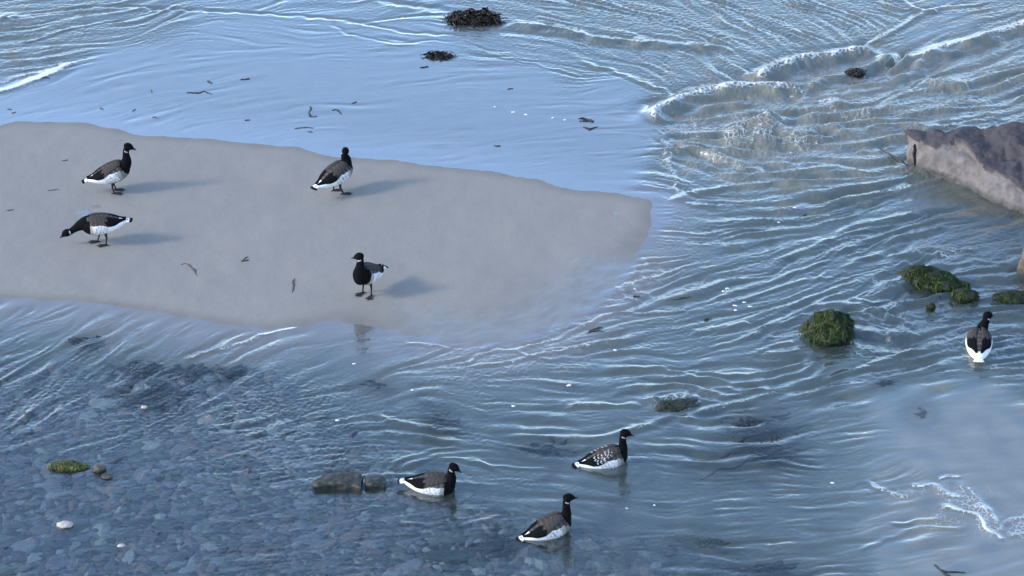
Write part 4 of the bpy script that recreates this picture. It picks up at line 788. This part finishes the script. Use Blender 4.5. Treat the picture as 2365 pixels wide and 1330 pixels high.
# --- the big granite boulder
def big_rock():
    Z = lambda px, py, z: P3(px, py, z)
    base = [(2095, 378), (2112, 384), (2200, 414), (2290, 451), (2345, 479), (2450, 530), (2700, 560)]
    pts = [Z(x_, y_, 0) for x_, y_ in base] + [Z(x_, y_ + 42, -.15) for x_, y_ in base] + [Z(2110, 360, -.1), Z(2300, 340, -.1), Z(2700, 330, -.1),
           Z(2096, 308, .25), Z(2110, 309, .26), Z(2113, 320, .24), Z(2165, 337, .25), Z(2205, 329, .285), Z(2236, 340, .29), Z(2275, 388, .215), Z(2318, 412, .18), Z(2348, 452, .075),
           Z(2150, 308, .28), Z(2225, 313, .32), Z(2280, 312, .335), Z(2360, 296, .41), Z(2500, 290, .47), Z(2700, 320, .45), Z(2700, 480, .3), Z(2420, 505, .01)]
    rg = [Z(*q) for q in ((2080, 308, .25), (2096, 308, .25), (2113, 320, .24), (2165, 337, .25), (2205, 329, .285), (2236, 340, .29), (2275, 388, .215), (2318, 412, .18), (2348, 452, .075), (2420, 505, .0))]; rgx = [q.x for q in rg]; rgy = [q.y for q in rg]
    bm = bmesh.new(); vv = [bm.verts.new(p) for p in pts]; h = bmesh.ops.convex_hull(bm, input=vv)
    for v in list(bm.verts):
        if not v.link_faces: bm.verts.remove(v)
    bm.verts.index_update(); V = [v.co.copy() for v in bm.verts]; F = [[v.index for v in f.verts] for f in bm.faces]; bm.free()
    me = remeshed('granite_boulder', V, F, .011, 0)
    pit = P3(2256, 398, .13); crk = P3(2115, 360, .1)
    tone = np.zeros(len(me.vertices)); N = [v.normal.copy() for v in me.vertices]
    for i, v in enumerate(me.vertices):
        p = v.co; n1 = mnoise.fractal(p * 3.2, 1.0, 2.0, 5); n2 = mnoise.fractal(p * 14, 1.0, 2.0, 4); n3 = mnoise.voronoi(p * 5)[0][0]
        top = p.y > float(np.interp(p.x, rgx, rgy)) - .012 + n2 * .02 and N[i].z > .3
        tone[i] = 1.0 if top else (.75 * math.exp(-((p - pit).length / .055) ** 2 * 1.0) if (p - pit).length < .12 else 0.0)
        if not top and abs(p.x - crk.x + .01 * mnoise.noise(p * 20)) < .009 and p.z < .19: tone[i] = 1.0; v.co = p + Vector((0, .03, 0)); continue
        k = (.035 * mnoise.noise(p * 2.3) if not top else 0) + .014 * n1 + .010 * n2 + .020 * (.4 - mnoise.voronoi(p * 5.5, distance_metric='MANHATTAN')[0][0]) + (.075 * (mnoise.voronoi(p * 3.6, distance_metric='MANHATTAN')[0][0] - .4) + .02 * n1 if top else 0)
        v.co = p + N[i] * k
    # chipped dark facet at the left shoulder
    fattr(me, 'tone', tone); me.materials.append(M_GRANITE); o = link(bpy.data.objects.new('granite_boulder', me))
    tag(o, 'large boulder with a pinkish broken face and dark rough top at the right edge', 'rock')
    return o
big_rock()
r = stone('boulder', 'glossy dark green rock in front of the large pink faced boulder', 'rock', 2338, 2420, 482, .14, .8, M_DARKWEEDROCK, 101, sink=.3, planes=9, rough=.05)
algae(r, 700, .05, .009, 9, cols=((.018, .035, .015), (.03, .05, .02)))
# --- drift branch beside the boulder: weed trailing on the water
def ribbon(V, F, pts, widths, z, th=.004, twist=0.0, seed=0):
    """flat lens-section strip along photo-pixel points lying at height z"""
    s = spline(pts, 5); n = len(s); x, y = at(s[:, 0], s[:, 1], z); w = np.interp(np.linspace(0, 1, n), np.linspace(0, 1, len(widths)), widths); rnd = random.Random(seed)
    for i in range(n):
        i0, i1 = max(i - 1, 0), min(i + 1, n - 1); t = Vector((x[i1] - x[i0], y[i1] - y[i0], 0)).normalized(); s_ = Vector((-t.y, t.x, math.sin(i * .9 + seed) * twist)).normalized()
        c = Vector((x[i], y[i], z + th * .4 + abs(math.sin(i * .55 + seed)) * twist * w[i] * .5)); b = len(V)
        V += [c - s_ * w[i] / 2, c + Vector((0, 0, th)), c + s_ * w[i] / 2, c - Vector((0, 0, th))]
        if i:
            for k in range(4): F.append((b - 4 + k, b - 4 + (k + 1) % 4, b + (k + 1) % 4, b + k))
        else: F.append((b, b + 1, b + 2, b + 3))
    F.append((len(V) - 1, len(V) - 2, len(V) - 3, len(V) - 4))
def simple_weed(name, c, rough=.4): return simple(name, c, rough, .5)
M_WEED = simple_weed('dark_seaweed', (.010, .008, .007)); M_WEED_B = simple_weed('brown_seaweed', (.036, .027, .016)); M_KELP = simple_weed('drowned_seaweed', (.006, .006, .010), .6); M_DRY = simple_weed('dull_seaweed', (.085, .078, .072), .6)
M_WHITE = simple('foam_bubble', (.82, .83, .84), .35)
def weed(name, label, cat, strips, z, mat, group=None, th=.004, twist=.25, parent=None):
    V, F = [], []
    for i, (pts, w) in enumerate(strips): ribbon(V, F, pts, w, z, th, twist, i * 1.7)
    c = sum(V, Vector()) / len(V); V = [v - c for v in V]
    o = mesh_obj(name, V, F, mat, parent); o.location = c
    return tag(o, label, cat, group) if parent is None else o
def clump(name, label, cat, x0, x1, ybase, h, dfac, seed, mats, nfr, frl, frw):
    r = stone(name, label, cat, x0, x1, ybase, h, dfac, mats[0], seed, sink=.25, planes=5, rough=.16)
    rnd = random.Random(seed); me = r.data; top = [v for v in me.vertices if v.co.z > -.005]; 
    for mi, mt in enumerate(mats):
        V, F = [], []
        for _ in range(nfr):
            v = rnd.choice(top); p = v.co.copy(); n = v.normal; t = Vector((rnd.gauss(0, 1), rnd.gauss(0, .8), rnd.gauss(.0, .3))); t = (t - n * t.dot(n) * .7).normalized(); L = frl * rnd.uniform(.5, 1.4); w = frw * rnd.uniform(.5, 1.5); b0 = len(V)
            s_ = t.cross(n).normalized(); ph = rnd.random() * 6
            for k in range(7):
                q = k / 6; c = p + t * (L * (q - .3)) + n * (.012 * math.sin(q * 3.1) + .004) + s_ * (math.sin(q * 5 + ph) * L * .18); c.z -= q * q * L * .35
                c.z = max(c.z, .001); a = w * (1.1 - q * .8) / 2; e = s_ * a * math.cos(q * 4 + ph) + n * a * math.sin(q * 4 + ph); b = len(V)
                V += [c - e, c + n * .0025, c + e, c - n * .0025]
                if k:
                    for z_ in range(4): F.append((b - 4 + z_, b - 4 + (z_ + 1) % 4, b + (z_ + 1) % 4, b + z_))
                else: F.append((b, b + 1, b + 2, b + 3))
            F.append((len(V) - 1, len(V) - 2, len(V) - 3, len(V) - 4))
        mesh_obj('frond', V, F, mt, r)
    return r
clump('seaweed_clump', 'big dark heap of bladder seaweed stranded in the stream at the top', 'seaweed', 1048, 1140, 54, .070, .45, 201, [M_WEED, M_WEED_B], 240, .17, .022)
clump('seaweed_clump', 'middle sized black seaweed heap on the wet sand below the big heap', 'seaweed', 992, 1036, 133, .024, .4, 202, [M_WEED], 110, .11, .018)
clump('seaweed_clump', 'dark stone with weed standing in the foaming rapid at the upper right', 'seaweed', 1956, 1994, 178, .050, .7, 203, [M_WEED, M_DRY], 60, .07, .012)
BITS = [
 ('small black seaweed scrap in a smooth film, upper one of the pair near the rapid', [([(1336, 274), (1352, 274), (1372, 281)], [.012, .045, .012]), ([(1338, 280), (1356, 279), (1370, 283)], [.008, .03, .008])], M_WEED, .012),
 ('small black seaweed scrap with a trailing ripple, lower one of the pair near the rapid', [([(1346, 293), (1362, 297), (1381, 293)], [.008, .032, .008]), ([(1355, 295), (1363, 300)], [.01, .02])], M_WEED, .012),
 ('short straight dark weed stick on the wet film just below the middle heap', [([(971, 157), (980, 155), (989, 154)], [.020, .024, .020])], M_WEED, .008),
 ('dark hourglass shaped weed scrap, right of two at the upper left of the film', [([(556, 184), (564, 183), (577, 182)], [.022, .014, .026])], M_WEED, .008),
 ('small dark lump of weed above the long torn scrap, upper left film', [([(479, 187), (484, 189), (490, 193)], [.014, .026, .012])], M_WEED, .010),
 ('long torn dark weed scrap lying flat on the film at the upper left', [([(431, 214), (445, 214), (459, 215), (470, 211), (480, 214), (489, 218)], [.008, .018, .020, .010, .016, .008])], M_WEED, .007),
 ('upright twisted dark weed scrap with a tail, left of the bent scrap', [([(716, 246), (719, 251), (714, 258), (716, 265), (718, 268)], [.014, .020, .012, .022, .010]), ([(714, 268), (722, 269), (732, 268)], [.010, .007, .004])], M_WEED, .012),
 ('bent dark weed scrap shaped like a wide arrow in the middle of the film', [([(767, 255), (776, 253), (782, 256), (789, 263)], [.008, .018, .018, .010])], M_WEED, .009),
 ('tiny dark slanted weed crumb right of the bent scrap', [([(813, 239), (818, 237), (824, 235)], [.010, .018, .010])], M_WEED, .008),
 ('thin long brown weed strip near the upper edge of the sand bar', [([(681, 297), (695, 295), (710, 294), (724, 296)], [.006, .012, .012, .006])], M_DRY, .006),
 ('small dull weed crumb under the thin brown strip', [([(711, 304), (717, 304), (722, 305)], [.008, .016, .008])], M_DRY, .006),
 ('small dark weed crumb alone in the film below the pair of scraps', [([(1141, 336), (1148, 337), (1156, 337)], [.008, .020, .014])], M_WEED, .008),
 ('small dark weed crumb in the film right of centre near the top', [([(1172, 206), (1178, 205), (1185, 204)], [.012, .016, .006])], M_WEED, .008),
 ('small dark weed flake in the film above the heads of the upper geese', [([(565, 278), (571, 277), (578, 277)], [.008, .018, .008])], M_WEED, .007),
 ('dark weed caught on the bright foam line at the upper left', [([(95, 181), (104, 178), (115, 179)], [.010, .020, .010])], M_WEED, .016),
 ('dull weed fleck, left one of a pair near the left end of the film', [([(231, 248), (235, 251), (239, 253)], [.010, .018, .008])], M_DRY, .007),
 ('dull weed fleck, right one of a pair near the left end of the film', [([(306, 257), (310, 254), (313, 252)], [.010, .018, .010])], M_DRY, .007),
 ('thin upright grey weed fleck standing over the film at the upper left', [([(349, 206), (350, 211), (352, 215)], [.008, .012, .006])], M_DRY, .007),
 ('grey weed fleck close to the upper sand edge at the left', [([(352, 271), (358, 270), (364, 273)], [.006, .016, .006])], M_DRY, .006),
 ('grey weed crumb at the far left of the film, upper of two', [([(17, 252), (22, 252), (27, 253)], [.006, .014, .006])], M_DRY, .006),
 ('grey weed crumb at the far left of the film, lower of two', [([(27, 261), (32, 260), (37, 258)], [.006, .014, .006])], M_DRY, .006),
 ('hooked brown seaweed blade on the dry sand below the grazing goose', [([(418, 612), (428, 609), (438, 614), (448, 624), (455, 637)], [.006, .012, .022, .026, .006])], M_DRY, .028),
 ('thin upright dark weed blade on the sand left of the facing goose', [([(680, 643), (677, 650), (678, 660), (677, 669), (674, 678)], [.006, .016, .013, .014, .003])], M_WEED_B, .028),
 ('two lobed dark weed scrap on the sand between the left and right geese', [([(557, 603), (566, 602), (574, 600)], [.018, .016, .012]), ([(560, 603), (566, 596), (573, 593)], [.008, .01, .008])], M_WEED_B, .026),
 ('small brown weed fleck on the sand at the far left, above the other two', [([(142, 371), (149, 371), (157, 369)], [.006, .014, .006])], M_DRY, .024),
 ('small brown weed fleck on the sand at the far left, middle of three', [([(110, 440), (122, 439), (134, 437)], [.006, .014, .006])], M_DRY, .026),
 ('small brown weed fleck on the sand at the far left, lowest of three', [([(16, 486), (24, 485), (31, 484)], [.006, .016, .006])], M_DRY, .026),
 ('dark stick of weed drifting in the current below the boulder', [([(1846, 502), (1858, 496), (1870, 489)], [.006, .022, .006])], M_DRY, .010),
 ('brown weed strip drifting in the shallow current below the bar tip', [([(1536, 694), (1560, 692), (1580, 688), (1597, 686)], [.008, .020, .022, .006])], M_WEED_B, .008),
 ('small dark weed knot in the current above the standing wave', [([(1626, 740), (1634, 736), (1644, 738)], [.018, .034, .014]), ([(1629, 744), (1636, 742)], [.018, .018])], M_WEED_B, .008),
 ('small dark pebble of weed where the film meets the current', [([(1462, 686), (1470, 684), (1478, 686)], [.016, .034, .016])], M_WEED_B, .010),
 ('brown weed tangle at the lower edge of the bar tip', [([(1358, 770), (1372, 760), (1392, 756)], [.016, .034, .012]), ([(1362, 762), (1375, 764), (1400, 766)], [.012, .03, .012])], M_WEED_B, .008),
 ('dark weed twig with two prongs at the bottom edge right', [([(2158, 1304), (2168, 1312), (2180, 1322), (2192, 1332), (2205, 1342)], [.012, .016, .026, .030, .02]), ([(2180, 1320), (2200, 1321), (2230, 1322)], [.016, .020, .010])], M_WEED, .010),
 ('dark drift branch reaching from the left foot of the large boulder', [([(2026, 340), (2042, 350), (2060, 360), (2080, 372), (2096, 382)], [.010, .020, .026, .030, .030]), ([(2034, 346), (2040, 336)], [.014, .006]), ([(2050, 362), (2072, 374), (2092, 380)], [.012, .022, .02])], M_WEED_B, .020),
]
for i, (lb, st, mt, z) in enumerate(BITS):
    mx = float(np.mean([p[0] for p in st[0][0]])); my = float(np.mean([p[1] for p in st[0][0]])); w = P3(mx, my); on = bed_z(w.x, w.y); zz = max(on + .002, water_z(w.x, w.y) + .001)
    weed('seaweed_scrap', lb, 'seaweed', st, zz, mt, 'scraps of seaweed washed along the stream', th=.003)
# --- drowned weed tangles: seen through the water
def tangle(label, cx, cy, rx, ry, n, seed, z=-.012, mat=None, wd=.012, extra=()):
    rnd = random.Random(seed); st = []
    for _ in range(int(n * 1.6)):
        x, y = cx + rnd.gauss(0, .45) * rx, cy + rnd.gauss(0, .45) * ry; a = rnd.uniform(-.5, .5) + (math.pi if rnd.random() < .5 else 0); pts = []
        st_len = rx * rnd.uniform(.15, .3)
        for k in range(5): pts.append((x, y)); x += math.cos(a) * st_len; y += math.sin(a) * st_len * .5; a += rnd.uniform(-.9, .9)
        st.append((pts, [wd * 1.0, wd * rnd.uniform(2.2, 4.5), wd * 3.0, wd * .8]))
    st += list(extra)
    x, y = at(cx, cy); zz = min(z, water_z(float(x), float(y)) - .010)
    weed('drowned_weed', label, 'seaweed', st, zz, mat or M_KELP, 'weed tangles lying under the water', th=.003, twist=.1)
tangle('large drowned weed tangle right of the swimming geese, with a long trailing root', 1752, 985, 62, 26, 26, 1, extra=[([(1650, 975), (1680, 976), (1710, 988), (1740, 992)], [.01, .014, .012, .01]), ([(1745, 985), (1760, 1000), (1730, 1010), (1700, 1025)], [.04, .03, .02, .01]), ([(1610, 1112), (1640, 1098), (1660, 1085), (1700, 1080), (1730, 1060), (1760, 1050)], [.008, .022, .018, .026, .02, .01])])
tangle('drowned weed with looping fronds just below the large weed tangle', 1768, 1050, 52, 22, 24, 2, extra=[([(1760, 1055), (1790, 1040), (1812, 1042), (1800, 1055), (1780, 1062)], [.01, .012, .010, .012, .01]), ([(1765, 1060), (1785, 1070), (1800, 1072)], [.03, .04, .01])])
tangle('dark drowned weed patch left of the highest swimming goose', 1245, 1040, 52, 10, 16, 3)
tangle('dark drowned weed patch at the lower left of the lowest swimming goose', 1155, 1258, 34, 22, 18, 4, wd=.018)
tangle('bushy drowned weed above the goose beside the slab', 1010, 980, 34, 30, 22, 5, wd=.009, extra=[([(975, 985), (1000, 978), (1045, 985)], [.01, .016, .01]), ([(1010, 955), (1006, 980), (1012, 1005)], [.01, .016, .01])])
tangle('drowned weed patch at the left of the ripples below the bar', 200, 790, 32, 10, 12, 6)
tangle('drowned weed arc below the bar, right of the first patch', 320, 850, 36, 14, 12, 7, extra=[([(262, 853), (290, 846), (310, 834), (350, 832)], [.006, .014, .012, .006])])
tangle('drowned weed cluster below the bar with a leafy top', 435, 855, 26, 16, 14, 8, wd=.018)
tangle('broad dark drowned weed mat behind the small white stone', 355, 912, 50, 22, 26, 9, wd=.026)
tangle('thin drowned weed twig shaped like a bird, below the bar', 515, 860, 20, 8, 4, 10, wd=.008, extra=[([(474, 850), (495, 856), (515, 868), (550, 862)], [.004, .010, .014, .006])])
tangle('faint drowned weed blade under the point of the bar', 870, 890, 30, 8, 5, 11, wd=.012)
tangle('drowned weed in the smooth water left of the lower right foam', 2045, 885, 20, 8, 8, 12, wd=.010)
tangle('small drowned weed streak at the right, above the lower right foam', 2125, 955, 16, 12, 6, 13, wd=.010)
tangle('drowned weed at the bottom edge right of the middle', 1760, 1318, 50, 10, 12, 14, wd=.020)
tangle('reddish drowned weed between the bottom edge and the lowest goose', 1640, 1255, 40, 10, 10, 15, wd=.016, mat=M_WEED_B)
# --- stones under the water
def mat_under():
    m = NT('drowned_stone'); oi = m.n('ObjectInfo'); co = m.coord('Object'); n = m.noise(18, 5, .65, co); at_ = m.attr('tint').outputs['Color']
    c = m.ramp(oi.outputs['Random'], [(0, (.035, .04, .055)), (.2, (.125, .10, .125)), (.38, (.165, .11, .098)), (.5, (.06, .08, .072)), (.65, (.13, .135, .165)), (.88, (.20, .20, .22)), (1, (.34, .33, .32))])
    c = m.mix(m.math('MULTIPLY', m.math('POWER', n.outputs[0], 1.5), 1.3, True), c, (.04, .042, .046)); m.principled(c, .7, m.bump(n.outputs[0], .004, .5), .3); return m.m
M_UNDER = mat_under()
protos = []
for k in range(14):
    me = rock_mesh('drowned_stone', 1, .62, .36, 300 + k, planes=9, sub=4, rough=.07, sink=.5, shape=[((0, 0, 1), .55)]); me.materials.append(M_UNDER); protos.append(me)
rnd = random.Random(5); placed = []; tries = 0
while len(placed) < 290 and tries < 60000:
    tries += 1; px, py = rnd.uniform(-30, 1150), rnd.uniform(930, 1350)
    lim = 760 if py < 1050 else (690 + (py - 1050) * .9 if py < 1180 else 810 + (py - 1180) * 2.4)
    if px > lim: continue
    if py < 990 and px < 700 and rnd.random() < .6: continue
    x, y = at(px, py); x = float(x); y = float(y); L = rnd.choice([.09, .11, .14, .17, .21, .27]) * rnd.uniform(.8, 1.2)
    if any((x - a) ** 2 + ((y - b_) * 1.1) ** 2 < (.27 * (L + c)) ** 2 for a, b_, c in placed): continue
    placed.append((x, y, L))
    o = link(bpy.data.objects.new('drowned_stone', protos[rnd.randrange(14)])); top = -.012 - rnd.random() * .035
    o.scale = (L, L * rnd.uniform(.7, 1.2), L * rnd.uniform(.35, .7)); o.rotation_euler = (rnd.uniform(-.22, .22), rnd.uniform(-.22, .22), R(rnd.gauss(30, 28)))
    o.location = (x, y, top - .16 * o.scale.z); tag(o, 'flat weathered stone lying under the clear shallow water at the lower left', 'stone', 'flat stones under the water at the lower left')
o = prism('sunken_slab', [(972, 1275), (990, 1268), (1030, 1266), (1070, 1270), (1090, 1282), (1075, 1295), (1030, 1298), (985, 1292)], -.014, -.10, M_SLAB, 9, jag=.010)
tag(o, 'pale sunken slab with a green rim at the bottom, left of the dark weed patch', 'rock')
# gravel between them: nobody could count it
def gravel():
    V, F, C = [], [], []; rnd = random.Random(9); ico = bmesh.new(); bmesh.ops.create_icosphere(ico, subdivisions=1, radius=1); iv = [v.co.copy() for v in ico.verts]; fi = [[v.index for v in f.verts] for f in ico.faces]; ico.free()
    pal = [(.045, .05, .066), (.10, .08, .10), (.13, .092, .085), (.055, .072, .06), (.11, .115, .13), (.19, .185, .18), (.028, .033, .042)]
    n = 0
    while n < 8500:
        px, py = rnd.uniform(-80, 1900), rnd.uniform(840, 1400)
        lim = 600 + (py - 840) * 1.5 if py < 1100 else 990 + (py - 1100) * 3.2
        if px > lim * rnd.uniform(.75, 1.05): continue
        x, y = at(px, py); x = float(x); y = float(y); s = rnd.choice([.025, .035, .045, .055, .075]) * rnd.uniform(.7, 1.3); b = len(V); zt = -.040 - rnd.random() * .03
        a = rnd.random() * 3.1; ca, sa = math.cos(a), math.sin(a); sx, sy, sz = s * rnd.uniform(.8, 1.4), s * rnd.uniform(.5, 1), s * rnd.uniform(.3, .6); c = Vector(rnd.choice(pal)) * rnd.uniform(.5, 1.25)
        for v in iv:
            j = 1 + rnd.uniform(-.18, .18); X, Y, Z_ = v.x * sx * j, v.y * sy * j, v.z * sz * j; V.append((x + X * ca - Y * sa, y + X * sa + Y * ca, zt + Z_)); C.append(tuple(c))
        F += [tuple(i + b for i in f) for f in fi]; n += 1
    o = mesh_obj('gravel', V, F, mat_attr('gravel', 'tint', .7, 40, .003), smooth=False); cattr(o.data, 'tint', np.array(C)); tag(o, 'coarse gravel covering the drowned stream bed', kind='stuff')
gravel()
# --- foam bubbles
def bubble(px, py, r_, label, fl=.5):
    r_ *= .75
    p = P3(px, py); z = max(water_z(p.x, p.y), bed_z(p.x, p.y)); bm = bmesh.new(); rr = random.Random(int(px * 7 + py))
    for k in range(4):
        bmesh.ops.create_icosphere(bm, subdivisions=2, radius=r_ * rr.uniform(.45, .8), matrix=Matrix.Translation((rr.uniform(-1, 1) * r_ * .9, rr.uniform(-.5, .5) * r_, 0)) @ Matrix.Diagonal((1.3, 1, fl, 1)))
    me = bpy.data.meshes.new('foam_bubble'); bm.to_mesh(me); bm.free(); me.materials.append(M_WHITE); me.polygons.foreach_set('use_smooth', [True] * len(me.polygons)); o = link(bpy.data.objects.new('foam_bubble', me)); o.location = (p.x, p.y, z + .002); tag(o, label, 'foam', 'white foam bubbles drifting on the water')
for px, py, r_, lb in [(1185, 259, .014, 'white foam bubble on the smooth film, second from the left in the row'), (1216, 265, .016, 'white foam bubble on the smooth film, middle of the row'), (1277, 272, .013, 'white foam bubble on the smooth film, right of the middle'),
    (1305, 277, .013, 'white foam bubble on the film, nearest left of the black scraps'), (1143, 247, .010, 'small white foam bubble on the film, leftmost of the row'), (1312, 891, .020, 'white foam bubble drifting left of the half awash stone'), (817, 840, .016, 'white foam bubble left of centre under the bar'),
    (953, 901, .016, 'white foam bubble right of the faint drowned blade'), (1187, 938, .015, 'white foam bubble at the left of the standing wave'), (778, 971, .020, 'white foam bubble above the pointed slab'), (1670, 672, .016, 'white foam bubble, lower of two left of the long boulder'), (1681, 664, .016, 'white foam bubble, upper of two left of the long boulder'),
    (1698, 706, .016, 'white foam bubble, upper of the pair above the pointed boulder'), (1699, 716, .016, 'white foam bubble, lower of the pair above the pointed boulder'), (1719, 698, .014, 'white foam bubble just right of the pair'), (1733, 709, .016, 'white foam bubble furthest right of the cluster'), (1421, 809, .016, 'white foam bubble under the tip of the bar'),
    (1835, 481, .014, 'white foam bubble in the current under the boulder'), (1799, 513, .012, 'white foam bubble left below the drifting stick'), (1512, 1167, .010, 'tiny white bubble right of the lowest goose'), (1448, 1174, .010, 'tiny white bubble near the head of the lowest goose'), (1922, 1115, .013, 'tiny white bubble left of the lower right foam')]:
    bubble(px, py, r_, lb)
